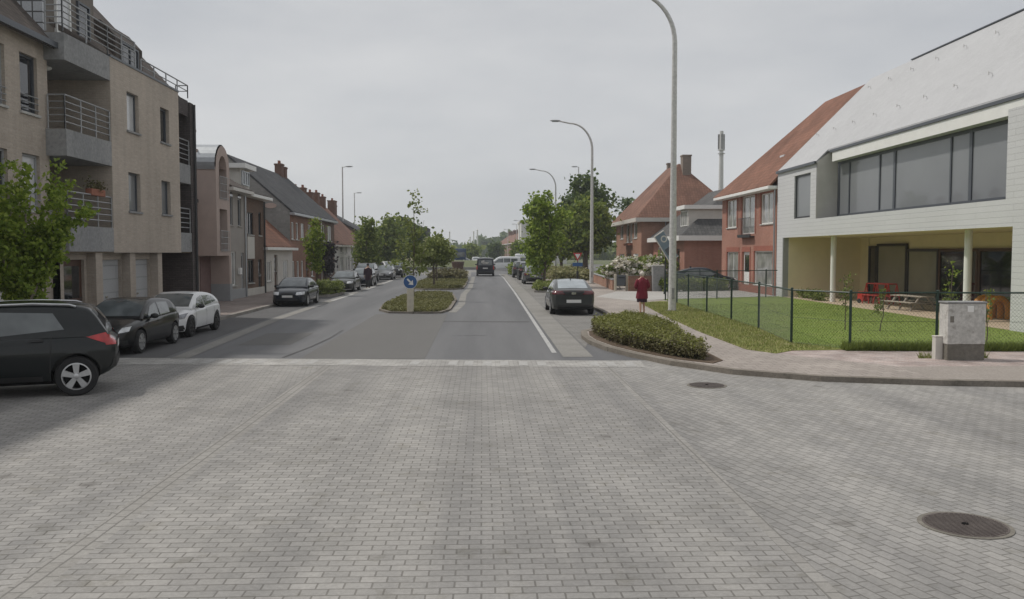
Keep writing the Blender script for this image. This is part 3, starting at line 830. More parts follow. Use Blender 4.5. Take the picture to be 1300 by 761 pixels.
window(d_, (27.4,28.2,8.9,10.2), 1.12, 'frame_grey', 'g_dark', 1, None, rec=.05)
d_ = MB().prismx([(.95,8.4),(.95,9.7),(1.4,10.2),(3.0,10.5),(3.0,8.4)], 29.6, 31.9).build('dormer', M['tile_brown'], ro)
window(d_, (30.0,31.4,8.75,9.6), .87, 'frame_grey', 'g_dark', 2, None, rec=.05)
MB().box(24.13,24.22,.62,2.6,8.42,10.9).build('wind_screen', M['g_block'], ap)

# flower box on the first balcony
fb = thing('flower_box', 'terracotta planter with reddish flowers on the first floor balcony of the apartment block', 'planter', (-11.3, 25.9, 4.15))
MB().box(-.1,.1,-.45,.45,0,.2).build('trough', M['terracotta'], fb, bevel=.02)

# ---- left row
def W_(x0, x1, z0, z1, **k): d = dict(h=(x0, x1, z0, z1)); d.update(k); return d

# arched house with projecting bay; local origin at bay front
ah = thing('bay_house', 'narrow pinkish rendered house with projecting bay under a zinc barrel roof', 'house', (-12.55, 0, 0), LR)
m = MB()
zc, rr_ = 6.55, 1.1; xm = 42.72; x0, x1 = xm-rr_, xm+rr_
ow = .62                                          # half width of the opening
# front of the bay: arched top opening and a square opening below
n = 16
outer = [(xm - rr_*math.cos(math.pi*k/n), zc + rr_*math.sin(math.pi*k/n)) for k in range(n+1)]
inner = [(xm - ow*math.cos(math.pi*k/n), zc + ow*math.sin(math.pi*k/n)) for k in range(n+1)]
for k in range(n):
    m.poly([(inner[k][0],0,inner[k][1]),(inner[k+1][0],0,inner[k+1][1]),(outer[k+1][0],0,outer[k+1][1]),(outer[k][0],0,outer[k][1])])
    m.poly([(inner[k+1][0],0,inner[k+1][1]),(inner[k][0],0,inner[k][1]),(inner[k][0],.9,inner[k][1]),(inner[k+1][0],.9,inner[k+1][1])])
facade(m, x0, x1, 2.35, zc, [(xm-ow,xm+ow,2.6,4.6),(xm-ow,xm+ow,5.1,zc)], 0, .9)
m.poly([(x0,8,2.35),(x0,0,2.35),(x0,0,zc),(x0,8,zc)]); m.poly([(x1,0,2.35),(x1,8,2.35),(x1,8,zc),(x1,0,zc)])
m.poly([(x0,0,2.35),(x0,8,2.35),(x1,8,2.35),(x1,0,2.35)])
m.build('bay_wall', M['br_pink'], ah)
m = MB()
ro_ = [(xm-(rr_+.05)*math.cos(math.pi*k/n), zc+(rr_+.06)*math.sin(math.pi*k/n)) for k in range(n+1)]
for k in range(n):
    m.poly([(ro_[k][0],.05,ro_[k][1]),(ro_[k+1][0],.05,ro_[k+1][1]),(ro_[k+1][0],8,ro_[k+1][1]),(ro_[k][0],8,ro_[k][1])])
br_ = m.build('roof', M['zinc'], ah, smooth=True, fixn=True)
MB().box(x0-.05,x0-.003,.05,8,zc-.12,zc+.06).build('gutter', M['zinc'], ah)
MB().box(xm-ow-.3,xm+ow+.3,.91,.96,2.5,7.4).build('inner_wall', M['br_pink'], ah)
for z in (2.75, 5.25):
    window(ah, (xm-ow+.1,xm+ow-.1,z,z+1.75), .82, 'greypanel', 'g_dark', 2, None, rec=.06)
for z0, z1 in ((2.62,3.55),(5.12,6.15)):
    m = MB()
    for k in range(7): m.tube([(xm-ow-.05+k*(2*ow+.1)/6,-.06,z0-.1),(xm-ow-.05+k*(2*ow+.1)/6,-.06,z1)], .012, 5)
    for q in range(4): m.tube([(xm-ow-.06,-.06,z0+q*(z1-z0)/3),(xm+ow+.06,-.06,z0+q*(z1-z0)/3)], .016, 5)
    m.build('railing', M['rail'], ah)
# ground floor set back under the bay
m = MB(); facade(m, 39.0, 43.85, .05, 2.5, [(41.0,41.9,.12,2.3)], .95, .1)
m.box(43.5,43.84,-.02,.95,.05,2.35); m.build('wall', M['br_pink'], ah)
MB().box(41.95,43.5,.90,.948,.05,2.3).build('garage_wall', M['br_maroon'], ah)
door(ah, (41.0,41.9,.12,2.3), 'door_green', .95)
MB().box(43.47,43.86,-.05,.9,.05,.95).build('plinth', M['greypanel'], ah)
m = MB(); m.box(36.5,x0-.02,1.3,8,.05,6.0); m.build('side_wall', M['br_pink'], ah)
s_ = MB(); slab(s_, (36.4,.9,5.0),(x0-.06,.9,5.0),(x0-.06,5,8.2),(36.4,5,8.2)); s_.build('roof', M['slate'], ah)
MB().box(36.4,x0-.06,.82,.92,4.85,5.02).build('gutter', M['frame_dark'], ah)

# grey rendered house
gh, gr_ = house('terraced_house', 'grey rendered terraced house with tall narrow arched windows and a pale letter box', 'house', (-12.85, 43.86, 0), LR, 3.7, 8, 6.05, 8.2,
    'br_grey', 'tile_brown', [W_(.85,1.5,3.9,5.4,frame='greypanel',pane='g_dark',sill='br_grey'), W_(2.4,3.05,3.9,5.35,frame='greypanel',pane='g_dark',sill='br_grey'),
    W_(.8,1.9,.8,2.55,bars=2,pane='g_curtain'), W_(2.9,3.5,.15,2.5,k='door',mat='greypanel')], ov=.42, gut='offwhite', plinth=('greypanel', .6))
for xx in (1.175, 2.725):                         # arched heads of the upper windows
    m = MB(); pts = [(xx-.325,5.38)] + [(xx-.325*math.cos(math.pi*k/10), 5.38+.26*math.sin(math.pi*k/10)) for k in range(11)]
    i = len(m.v); m.v += [(p[0],-.012,p[1]) for p in pts]; m.f.append(tuple(range(len(pts)))[::-1]); m.build('arch_head', M['g_dark'], gh)
downpipe(gh, 3.66, .1, 5.7)
chimney(gr_, 2.3, 2.5, 6.6, 8.95, .6, .6, 'chimney', 1)
MB().box(2.2,2.5,-.16,-.005,1.35,1.7).build('letter_box', M['white'], gh, bevel=.02)

# brown brick house
bh, br2 = house('terraced_house', 'dark brown brick terraced house with a white box dormer and an open dark window', 'house', (-13.0, 47.58, 0), LR, 4.7, 8, 5.9, 7.0,
    'br_brown', 'tile_brown', [W_(1.1,2.35,3.5,4.75,frame='frame_dark',pane='g_dark',bars=2), W_(3.5,4.1,3.5,4.85,frame='frame_dark',pane='g_dark'),
    W_(1.1,2.3,.8,2.1,frame='frame_dark',pane='g_dark',bars=2), W_(3.3,4.1,.15,2.1,k='door',mat='frame_dark')], ov=.45, gut='white', plinth=('br_white', .5))
MB().box(1.0,2.45,-.03,-.002,2.16,3.4).build('panel', M['offwhite'], bh)
d_ = MB().box(1.5,3.3,.45,2.9,5.9,7.2).build('dormer', M['offwhite'], br2)
MB().box(1.2,3.6,.1,3.2,7.2,7.46).build('cornice', M['white'], d_)
window(d_, (1.65,3.15,6.3,7.1), .37, 'zinc', 'g_blind', 3, None, rec=.05)
downpipe(bh, 4.64, .1, 5.5, mat='darksteel')

# low white house
wh, wr = house('low_house', 'low white rendered house with a steep orange tiled roof and white cornice', 'house', (-13.15, 52.3, 0), LR, 8.4, 8.5, 3.15, 7.0,
    'br_white', 'tile_or', [W_(1.2,2.4,.72,1.98,pane='g_curtain',bars=2), W_(3.1,4.0,.15,2.35,k='door',mat='door_brown'), W_(5.6,7.0,.68,1.98,pane='g_white',bars=2)], ov=.3, gut='white')
MB().box(-.05,8.4,-.12,-.002,2.75,2.95).build('cornice', M['white'], wh)

# long brick house with slate roof, then its darker neighbour
def brick_house(name, label, y0, W, wall, wins, pots, roof='slate'):
    t, r = house(name, label, 'house', (-13.3, y0, 0), LR, W, 8.4, 5.55, 9.25, wall, roof, wins, ov=.25, gut='zinc')
    return t, r
lb, lr_ = brick_house('terraced_house', 'wide red brick house under a long dark slate roof with a grey end gable', 60.75, 11.4, 'br_red',
    [W_(.4,1.3,3.43,4.65,pane='g_curtain'),W_(1.9,2.8,3.43,4.65,pane='g_curtain'),W_(3.6,4.8,3.43,4.65,pane='g_white'),W_(6.2,7.4,3.43,4.65,pane='g_curtain'),W_(8.6,9.8,3.43,4.65,pane='g_dark'),
     W_(.5,1.4,.65,1.9,pane='g_curtain'),W_(2.0,2.9,.65,1.9,pane='g_curtain'),W_(3.5,4.4,.65,1.9,pane='g_curtain'),W_(5.2,6.2,.15,2.1,k='door'),W_(7.2,8.2,.65,1.9,pane='g_curtain'),W_(9.2,10.2,.15,2.1,k='door')], 2)
m = MB(); m.poly([(-.02,8.4,.05),(-.02,0,.05),(-.02,0,5.5),(-.02,4.2,9.12),(-.02,8.4,5.5)]); m.build('gable', M['gable_grey'], lb)
m = MB().lathe([(.34,0),(.34,.03)],20,(0,0,0),'y')
gs = m.build('gable_plaque', M['br_pink'], lb); gs.rotation_euler = (0,0,R(90)); gs.location = (-.03,1.3,5.75); gs.scale = (1.2,1,.55)
downpipe(lb, 11.35, .1, 5.3, mat='white')
db, dr_ = brick_house('terraced_house', 'dark red brick house at the far end of the slate roofed terrace', 72.15, 6.6, 'br_brown',
    [W_(.8,1.9,3.5,4.8,pane='g_dark'),W_(3.2,5.2,3.5,4.8,pane='g_white',bars=2),W_(.7,1.7,.15,2.1,k='door'),W_(3.0,5.2,.65,1.95,pane='g_dark',bars=2)], 1)
chimney(dr_, 3.9, 4.2, 8.6, 10.15, .9, .6, 'chimney', 2); chimney(dr_, 5.2, 4.2, 8.6, 10.0, .8, .6, 'chimney', 1)

# white cottages with orange roofs
for k, (y0, W, lab, pane) in enumerate((
        (78.75, 7.0, 'first whitewashed cottage beyond the slate roofed brick terrace, orange roof and dormer', 'g_dark'),
        (85.75, 7.0, 'second whitewashed cottage along the left row, orange roof behind a young tree', 'g_curtain'),
        (92.75, 7.0, 'third cottage of the left row, its orange roof partly hidden by a dense green tree', 'g_dark'))):
    ct, cr_ = house('cottage', lab, 'house', (-13.5, y0, 0), LR, W, 8.4, 3.55, 7.6, 'br_white2' if k < 2 else 'br_red', 'tile_or2',
        [W_(.7,1.7,.7,2.1,pane=pane,bars=2),W_(2.4,3.3,.15,2.2,k='door',mat='greypanel'),W_(4.2,6.2,.7,2.1,pane='g_curtain',bars=3),W_(.8,1.6,2.5,3.3,pane='g_dark'),W_(4.4,6.0,2.5,3.3,pane='g_dark',bars=2)], ov=.3, gut='offwhite', group='orange roofed cottages on the left')
    chimney(cr_, 1.0, 4.2, 7.0, 8.9, 1.0, .6, 'chimney', 2); chimney(cr_, 4.6, 4.2, 7.0, 8.7, .9, .6, 'chimney', 2)
    if k == 0:
        d_ = MB().box(.6,2.8,.3,2.6,3.9,5.1).build('dormer', M['chimney'], cr_); MB().box(.4,3.0,.1,2.8,5.1,5.3).build('cornice', M['frame_dark'], d_)
        window(d_, (.9,2.5,4.1,5.0), .24, 'white', 'g_white', 2, None, rec=.05)
# taller brick house further along
tb, tr = house('brick_house', 'tall brick house with two big chimneys above the trees on the left', 'house', (-14.6, 101, 0), LR, 11, 9, 5.2, 7.6, 'br_brown', 'slate',
    [W_(1,2.4,.7,2.2,bars=2),W_(4,5,.1,2.2,k='door'),W_(6.5,8,.7,2.2,bars=2),W_(1,2.4,3.2,4.5,bars=2),W_(6.5,8,3.2,4.5,bars=2)], ov=.3, gut='white')
chimney(tr, 2.0, 3.0, 6.2, 8.6, 1.7, .8, 'chimney', 2); chimney(tr, 4.6, 3.4, 6.6, 8.2, 1.6, .8, 'chimney', 2)
# flat roofed dark building and cream building beyond the left trees
fl = thing('commercial_building', 'dark flat roofed building with a cream lower wall beyond the island trees', 'building', (-9.8, 150, 0), LR)
m = MB(); facade(m, 0, 12, .05, 5.4, [(1,3,1,3),(4.5,6.5,1,3),(8,10,1,3)])
m.box(0,12,.15,5,.05,5.4); m.build('wall', M['cream'], fl)
MB().box(-.2,12.2,-.2,5.2,5.402,6.9).build('attic', M['slate'], fl)
for h in ((1,3,1,3),(4.5,6.5,1,3),(8,10,1,3)): window(fl, h, 0, 'white', 'g_dark', 2)

# ---- right side
# house with orange brick facade next to the school
h3, r3 = house('brick_house', 'orange brick two storey house with steep tiled roof joined to the white school', 'house', (16.3, 58.5, 0), RR, 11.1, 9.4, 6.75, 11.7, 'br_orange', 'tile_or',
    [W_(1.2,3.4,4.12,5.92,bars=2,pane='g_curtain'), W_(4.5,7.1,3.65,5.98,bars=2,pane='g_curtain',sill=None), W_(8.2,10.4,4.15,5.9,bars=2,pane='g_curtain'),
     W_(1.3,3.9,.4,2.55,bars=2,pane='g_curtain',sill='white'), W_(4.75,6.2,.1,2.55,k='door',mat='white'), W_(7.1,10.4,.62,2.6,bars=1,pane='g_curtain',sill='white')],
    hip=(5.6,0), ov=.5, gut='white')
MB().box(4.5,7.1,-.3,-.25,3.5,3.6).box(4.55,7.05,-.3,-.003,3.42,3.5).build('flower_trough', M['frame_dark'], h3)
m = MB()
for k in range(12): m.tube([(4.6+k*.218,-.27,3.6),(4.6+k*.218,-.27,4.6)], .012, 5)
m.tube([(4.55,-.27,4.6),(7.05,-.27,4.6)], .02, 5); m.build('railing', M['frame_dark'], h3)
m = MB()
for (a,b,c,d) in ((1.2,3.4,4.12,5.92),(8.2,10.4,4.15,5.9),(1.3,3.9,.4,2.55),(7.1,10.4,.62,2.6),(4.5,7.1,3.65,5.98),(4.75,6.2,.1,2.55)):
    m.box(a-.12,b+.12,-.03,-.002,d+.002,d+.3); m.box(a-.2,a-.003,-.025,-.002,c,d); m.box(b+.003,b+.2,-.025,-.002,c,d)
m.build('trim', M['br_redtrim'], h3)
MB().box(0,11.0,-.04,-.002,.05,.55).build('plinth', M['br_redtrim'], h3)
downpipe(h3, 10.9, .1, 6.2, -.12); 
sk = MB().box(7.6,8.3,1.25,1.85,8.08,8.2); so = sk.build('roof_window', M['g_white'], r3, bevel=.02); 
so.rotation_euler = (0,0,0)
# detached hip-roofed house
h1, r1 = house('brick_house', 'detached russet brick house with a hipped orange roof and two chimneys', 'house', (14.5, 93.3, 0), RR, 14.7, 8.8, 6.25, 11.0, 'br_hip', 'tile_or2',
    [W_(2.6,4.6,3.9,5.3,bars=1,pane='g_curtain'),W_(6.4,8.2,3.5,5.3,bars=1,pane='g_curtain'),W_(8.6,10.0,3.5,5.3,bars=1,pane='g_curtain'),W_(10.6,12.6,3.85,5.35,bars=1,pane='g_curtain'),
     W_(2.2,5.4,.5,2.35,bars=2,pane='g_curtain'),W_(7.0,9.2,.1,2.4,k='door'),W_(10.6,13.2,.7,2.4,bars=1,pane='g_white')], hip=(4.4,4.4), ov=.55, gut=None)
MB().box(-.60,15.30,-.64,9.44,5.30,5.66).build('gutter', M['offwhite'], h1)
MB().box(6.3,10.1,-.3,-.01,3.2,3.4).build('flower_trough', M['terracotta'], h1)
chimney(r1, 10.9, 4.9, 9.3, 11.75, 1.0, .8, 'chimney_grey', 0); chimney(r1, 4.0, 4.9, 9.6, 11.7, .7, .6, 'chimney_grey', 0)
MB().tube([(14.76,2.2,.1),(14.76,2.2,5.5)], .05, 8).build('downpipe', M['zinc'], h1)
# low annex house with grey tiles and dormer
h2, r2 = house('brick_house', 'low brick house with grey tiled hipped roof and a white dormer', 'house', (15.5, 78.0, 0), RR, 12.0, 10, 4.1, 7.9, 'br_orange', 'slate_lt',
    [W_(6.3,8.0,1.0,3.0,bars=1,pane='g_white'),W_(9.3,10.4,.1,2.8,k='door',mat='door_brown'),W_(2,5,1.0,3.0,bars=2)], hip=(0,4.9), ov=.5, gut=None)
MB().box(-.1,12.55,-.58,10.5,3.42,3.8).build('gutter', M['white'], h2)
MB().box(12.002,12.03,3.4,7.2,.1,2.6).build('garage_door', M['door_brown'], h2)
d_ = MB().box(8.0,10.7,.6,4.4,4.4,5.9).build('dormer', M['offwhite'], r2)
MB().box(7.7,11.0,.2,4.8,5.9,6.2).build('cornice', M['white'], d_)
window(d_, (8.3,10.4,4.6,5.8), .53, 'white', 'g_curtain', 3, None, rec=.05)

# ---- school
sc = thing('school_building', 'white clad school building with a long window band, pale steep roof and open porch', 'school', (16.2, 47.2, 0), RR)
# local x = 47.2 - Y ; 0 at the brick house, growing towards the camera; local y = X - 16.2
Ls = 34.0
E1 = 47.2-41.7; E2 = 47.2-26.4; PX = 47.2-26.0
m = MB()
facade(m, 0, E1, 3.3, 6.9, [(2.55,4.75,4.25,6.45)], 0, .18)
m.poly([(E1,0,3.3),(Ls,0,3.3),(Ls,0,4.15),(E1,0,4.15)])
m.poly([(E2,0,4.15),(Ls,0,4.15),(Ls,0,6.9),(E2,0,6.9)])
m.poly([(0,0,.05),(.9,0,.05),(.9,0,3.3),(0,0,3.3)])
m.poly([(PX,0,.05),(Ls,0,.05),(Ls,0,3.3),(PX,0,3.3)])
m.poly([(PX,0,.05),(PX,0,3.3),(PX,.7,3.3),(PX,.7,.05)]); m.poly([(E2,0,4.15),(E2,0,6.9),(E2,1,6.9),(E2,1,4.15)])
m.poly([(PX,.7,.05),(PX,.7,3.3),(Ls,.7,3.3),(Ls,.7,.05)])
m.build('wall', M['siding'], sc)
window(sc, (2.55,4.75,4.25,6.45), 0, 'frame_dark', 'g_blind', 1, None, rec=.12, fw=.09)
MB().box(.9,E1+16,0.003,1.0,3.301,3.36).build('soffit', M['cream'], sc)
MB().box(.9,1.0,.003,4.3,.05,3.3).build('side_wall', M['greypanel'], sc)
MB().box(1.0,2.0,4.2,4.3,.05,3.3).box(1.002,Ls,4.3,4.45,.05,3.3).build('porch_wall', M['cream'], sc)
MB().box(1.0,Ls,.7,4.3,3.3,3.301).build('porch_ceiling', M['cream'], sc)
MB().box(1.0,1.06,.3,4.2,.05,3.3).build('porch_end_wall', M['cream'], sc)
# window band, set back
MB().box(E1,E2,.003,1.1,4.10,4.16).build('sill', M['frame_grey'], sc)
MB().box(E1-.003,E1+.03,.02,1.15,4.16,6.9).poly([(E1+.03,.02,6.9),(E1+.03,1.3,6.9),(E1+.03,1.3,7.9)]).build('cheek', M['offwhite'], sc)
bm_ = MB(); xs = [47.2-y for y in (41.4,40.2,37.1,35.75,31.4,30.1,26.5)]
for k, x in enumerate(xs): 
    wd = .09 if k in (0,3,5,6) else .05
    bm_.box(x-wd,x+wd,.96,1.08,4.16,6.85)
bm_.box(xs[0],xs[-1],.965,1.075,4.16,4.34); bm_.box(xs[0],xs[-1],.965,1.075,6.72,6.85)
wb_ = bm_.build('window_band', M['frame_grey'], sc)
for k in range(6): MB().box(xs[k]+.05,xs[k+1]-.05,1.0,1.03,4.3,6.75).build('pane', M['g_blind'], wb_)
MB().box(E1+.04,E2,1.03,1.2,4.16,7.0).build('band_backing', M['greypanel'], sc)
MB().box(E1+.5,Ls,.55,1.05,6.851,7.3).build('fascia', M['white'], sc)
MB().box(E1+.3,Ls,.5,1.06,7.305,7.42).build('gutter', M['frame_grey'], sc)
# roof
rs = MB()
slab(rs, (-.02,-.08,6.88),(E1,-.08,6.88),(E1,.55,7.50),(-.02,.55,7.50), .1)
slab(rs, (-.02,.55,7.50),(Ls,.55,7.50),(Ls,5.07,12.0),(-.02,5.07,12.0), .1)
slab(rs, (-.02,5.07,12.0),(Ls,5.07,12.0),(Ls,10.6,6.6),(-.02,10.6,6.6), .1)
rso = rs.build('roof', M['schoolroof'], sc)
MB().box(E1-1.0,Ls,5.0,5.14,12.0,12.05).build('ridge_cap', M['frame_grey'], rso)
MB().box(-.03,E1,-.12,-.03,6.8,6.93).build('gutter', M['frame_grey'], sc)
hk0 = None
for row, d in ((0, 1.75), (1, 4.1)):
    for k in range(9 if row == 0 else 8):
        x = 1.2 + k*2.25 + (0.9 if row else 0); y = d; z = 6.98 + d - .02
        if x < E1 or True:
            hk = MB().tube([(0,0,0),(0,-.01,.10),(0,-.13,.10)], .012, 5).box(-.018,.018,-.15,-.125,.03,.15)
            o = hk.build('roof_hook', M['steel'], rso) if hk0 is None else hk0.copy()
            if hk0 is None: hk0 = o
            else: COL.objects.link(o); o.parent = rso
            o.location = (x, y, 6.955 + d*.9956 + .012)
MB().poly([(-.01,10,.05),(-.01,0,.05),(-.01,0,6.85),(-.01,5.07,11.9),(-.01,10,6.85)]).build('gable', M['siding'], sc)
MB().box(0,Ls,9.9,10.0,.05,6.7).build('rear_wall', M['siding'], sc)
# round columns
for yy in (41.3, 29.7):
    MB().lathe([(.13,.1),(.13,3.3)], 20, (47.2-yy,.75,0)).build('column', M['white'], sc, smooth=True)
# glazed doors in the porch
def gdoor(ya, yb, ztop, pane, fr='frame_dark'):
    a, b = 47.2-ya, 47.2-yb
    return window(sc, (a,b,.12,ztop), 4.3-.17, fr, pane, 1, None, rec=.08, fw=.13, name='glazed_door')
gdoor(45.1,44.2,2.85,'g_dark'); gdoor(44.15,41.0,2.95,'g_pale'); gdoor(40.95,38.1,2.68,'g_pale'); gdoor(38.05,35.7,2.68,'g_dark','door_brown'); gdoor(35.65,35.0,2.68,'g_dark','door_brown'); gdoor(34.95,31.2,2.68,'g_dark','door_brown'); gdoor(31.1,27.5,2.68,'g_dark','door_brown')

# ---- far row of brick houses on the right, near the roundabout
for k in range(5):
    y0 = 336 - k*22
    X = 5.8 + k*0.95
    fh, fr = house('row_house', ['brick row house at the far end of the right hand row','fourth brick row house beyond the pale gable on the right','middle brick row house of the distant right row','second brick row house seen past the pale gable','brick row house standing next to the pale gable by the roundabout'][k], 'house', (X, y0, 0), RR + R(2.5), 21.9, 9, 5.6, 9.0, 'br_red', 'tile_or2',
        [W_(3,5,3.6,5.4,bars=2),W_(8,10,3.6,5.4,bars=2),W_(13,15,3.6,5.4,bars=2),W_(18,20,3.6,5.4,bars=2),W_(3,6,.8,2.6,bars=2),W_(8,9.5,.1,2.5,k='door'),W_(13,16,.8,2.6,bars=2),W_(18,19.5,.1,2.5,k='door')], ov=.3, gut='white', group='brick houses in the distant right row')
    chimney(fr, 6, 4.5, 8.0, 10.4, 1.8, .9, 'chimney', 2); chimney(fr, 18, 4.5, 8.0, 10.2, 1.8, .9, 'chimney', 2)
pg = thing('shop_building', 'pale flat walled building with a white awning beside the distant brick row', 'building', (8.6, 206, 0), RR)
MB().box(0,16,0,10,.05,9.2).build('wall', M['br_white2'], pg)
MB().box(-1,9,-1.2,-.05,3.9,5.0).build('awning', M['white'], pg)
MB().box(15.9,16.2,-.2,10.2,9.2,9.6).box(-.2,15.9,-.2,10.2,9.2,9.6).build('parapet', M['offwhite'], pg)
for k in range(3): window(pg, (1.5+k*5,4.5+k*5,.6,3.2), -.11, 'frame_grey', 'g_dark', 2, None, rec=.05)

# ------------------------------------------------------------------ vegetation
def leaves(name, cent, size, mat, parent=None, seed=0, flat=0.0, elong=1.5):
    """many small leaf quads at the given centres"""
    rg = np.random.default_rng(seed)
    n = len(cent); cent = np.asarray(cent, dtype=float)
    nrm = rg.normal(size=(n, 3)); nrm[:, 2] = np.abs(nrm[:, 2]) + flat
    nrm /= np.linalg.norm(nrm, axis=1)[:, None]
    a = rg.normal(size=(n, 3)); t = np.cross(nrm, a); t /= np.linalg.norm(t, axis=1)[:, None]
    b = np.cross(nrm, t)
    s = size * rg.uniform(0.6, 1.35, size=(n, 1))
    v = np.empty((n, 4, 3))
    v[:, 0] = cent - t*s*elong*.5; v[:, 1] = cent - b*s*.5 + nrm*s*.08; v[:, 2] = cent + t*s*elong*.5; v[:, 3] = cent + b*s*.5 + nrm*s*.08
    me = bpy.data.meshes.new(name)
    me.from_pydata(v.reshape(-1, 3).tolist(), [], np.arange(n*4).reshape(n, 4).tolist())
    me.update()
    return mesh_obj(name, me, mat, parent)

def blob_points(blobs, nclump, per, cr, seed, shell=0.55):
    """leaf centres: clumps scattered through ellipsoids, denser towards the outside"""
    rg = np.random.default_rng(seed); out = []
    vol = np.array([b[3]*b[4]*b[5] for b in blobs])**0.7; vol /= vol.sum()
    for bl, f in zip(blobs, vol):
        for _ in range(max(3, int(nclump*f))):
            d = rg.normal(size=3); d /= np.linalg.norm(d)
            r = shell + (1-shell)*rg.random()**0.7
            if rg.random() < .12: r *= 1.12
            c = np.array(bl[:3]) + d*r*np.array(bl[3:6])
            k = max(3, int(per*rg.uniform(.5, 1.4)))
            out.append(c + rg.normal(size=(k, 3))*cr*np.array([1, 1, .75])*rg.uniform(.6, 1.3))
    return np.concatenate(out)

def limb_pts(rg, p, d, ln, bend=.25, n=5):
    p = np.array(p, float); d = np.array(d, float); d /= np.linalg.norm(d); out = [p.copy()]
    for k in range(n):
        d = d + rg.normal(size=3)*bend*.5 + np.array([0, 0, .08]); d /= np.linalg.norm(d)
        p = p + d*ln/n; out.append(p.copy())
    return out

def tree(label, loc, h, crown_z, blobs, leaf='leaf_mid', trunk_r=.1, nclump=160, per=26, leaf_s=.14, cr=.25, seed=1, group=None,
         bark='bark', limbs=6, spread=.6, name='tree', stems=1, shell=.5):
    rg = np.random.default_rng(seed)
    t = thing(name, label, 'tree', loc, 0, group)
    m = MB()
    for s_ in range(stems):
        off = (0, 0) if stems == 1 else (rg.normal()*.08, rg.normal()*.08)
        tp = [(off[0], off[1], -.05), (off[0]+rg.normal()*.03, off[1]+rg.normal()*.03, crown_z*.5), (off[0]*2+rg.normal()*.05, off[1]*2+rg.normal()*.05, crown_z)]
        top = limb_pts(rg, tp[-1], (rg.normal()*.1, rg.normal()*.1, 1), (h-crown_z)*.8, .12)
        pts = tp + [tuple(q) for q in top[1:]]
        rs = [trunk_r*1.35, trunk_r, trunk_r*.85] + [trunk_r*.8*(1-k/len(top)) + .008 for k in range(1, len(top))]
        m.tube(pts, rs, 8)
    for k in range(limbs):
        z = crown_z*.85 + (h-crown_z)*.5*k/max(1, limbs)
        a = k*2.4 + rg.normal()*.4
        p = limb_pts(rg, (0, 0, z), (math.cos(a)*spread, math.sin(a)*spread, .75), (h-z)*.62, .22)
        m.tube([tuple(q) for q in p], [trunk_r*.5*(1-j/len(p)*.85) for j in range(len(p))], 6)
    m.build('trunk', M[bark], t, smooth=True)
    leaves('crown', blob_points(blobs, nclump, per, cr, seed+7, shell), leaf_s, M[leaf], t, seed+3)
    return t

def vase(h, z0, r, n, seed, base=.35, rz=.55):
    """upright ragged crown built from n blobs"""
    rg = np.random.default_rng(seed); out = []
    for k in range(n):
        f = (k+.5)/n; z = z0 + (h-z0)*f
        rad = r*(base + (1-base)*math.sin(math.pi*min(1, f*.95+.05)**.9))
        a = rg.uniform(0, 6.3); q = rg.uniform(.2, .6)*rad
        out.append((q*math.cos(a), q*math.sin(a), z, rad*rg.uniform(.45, .75), rad*rg.uniform(.45, .75), rz*rg.uniform(.7, 1.3)))
    return out

# near tree on the left pavement: long upward shoots with clumps of bright leaves
rgn = np.random.default_rng(3)
nb = []
for a, tilt, ln in [(a_, t_, l_*.87) for a_, t_, l_ in ((0.2,.24,3.3),(1.1,.38,3.1),(2.0,.26,3.2),(2.9,.42,2.8),(3.7,.30,3.1),(4.5,.36,2.9),(5.3,.24,3.4),(5.9,.40,3.0),(0.6,.50,2.6),(3.3,.10,3.4),(2.4,.52,2.4),(4.9,.50,2.5),(0.0,.52,2.7))]:
    for q in range(7):
        f = .18 + .82*q/6
        x = math.cos(a)*math.sin(tilt)*ln*f; y = math.sin(a)*math.sin(tilt)*ln*f; z = 1.35 + math.cos(tilt)*ln*f
        s = .40*(1-.5*f)
        nb.append((x + rgn.normal()*.06, y + rgn.normal()*.06, z, s, s, s*1.15))
tree('bushy young street tree with bright leaves and pale limbs in front of the apartment block', (-10.35,19.9,.1), 4.6, 1.25, nb, 'leaf_bright', .085, 560, 26, .080, .10, 21, bark='bark_pale', limbs=7, spread=.5, shell=.3)
# left row of street trees
tree('slim yellow green young tree in the planted bed behind the dark parked sedan', (-9.65,51.0,.1), 4.2, 1.35, vase(4.05,1.45,.72,8,5,.55,.5), 'leaf_yellow', .06, 130, 24, .10, .14, 31, group=None)
tree('dense dark green conical tree by the whitewashed cottages on the left', (-11.1,84,.1), 5.8, 1.1, [(0,0,2.0,1.05,1.05,1.0),(.15,0,3.0,1.05,1.05,.95),(-.15,.1,4.0,.8,.8,.8),(.05,0,5.0,.45,.45,.75)], 'leaf_mid', .1, 170, 26, .2, .3, 41)
tree('large rounded tree closing the left row beyond the parked cars', (-12.0,112,.1), 6.9, 1.5, [(0,0,3.3,1.8,1.8,1.8),(-.8,.5,4.4,1.3,1.3,1.4),(.7,0,4.7,1.3,1.3,1.4),(.1,.3,5.8,1.0,1.0,1.0)], 'leaf_mid', .2, 190, 26, .32, .5, 51)
tree('dark broad tree behind the left end of the island, topmost of the left trees', (-11.6,128,.1), 7.6, 1.8, [(0,0,3.9,2.2,2.2,2.2),(1.2,0,4.4,1.7,1.7,1.8),(-.3,0,6.2,1.3,1.3,1.3)], 'leaf_dark', .25, 170, 26, .4, .6, 61)
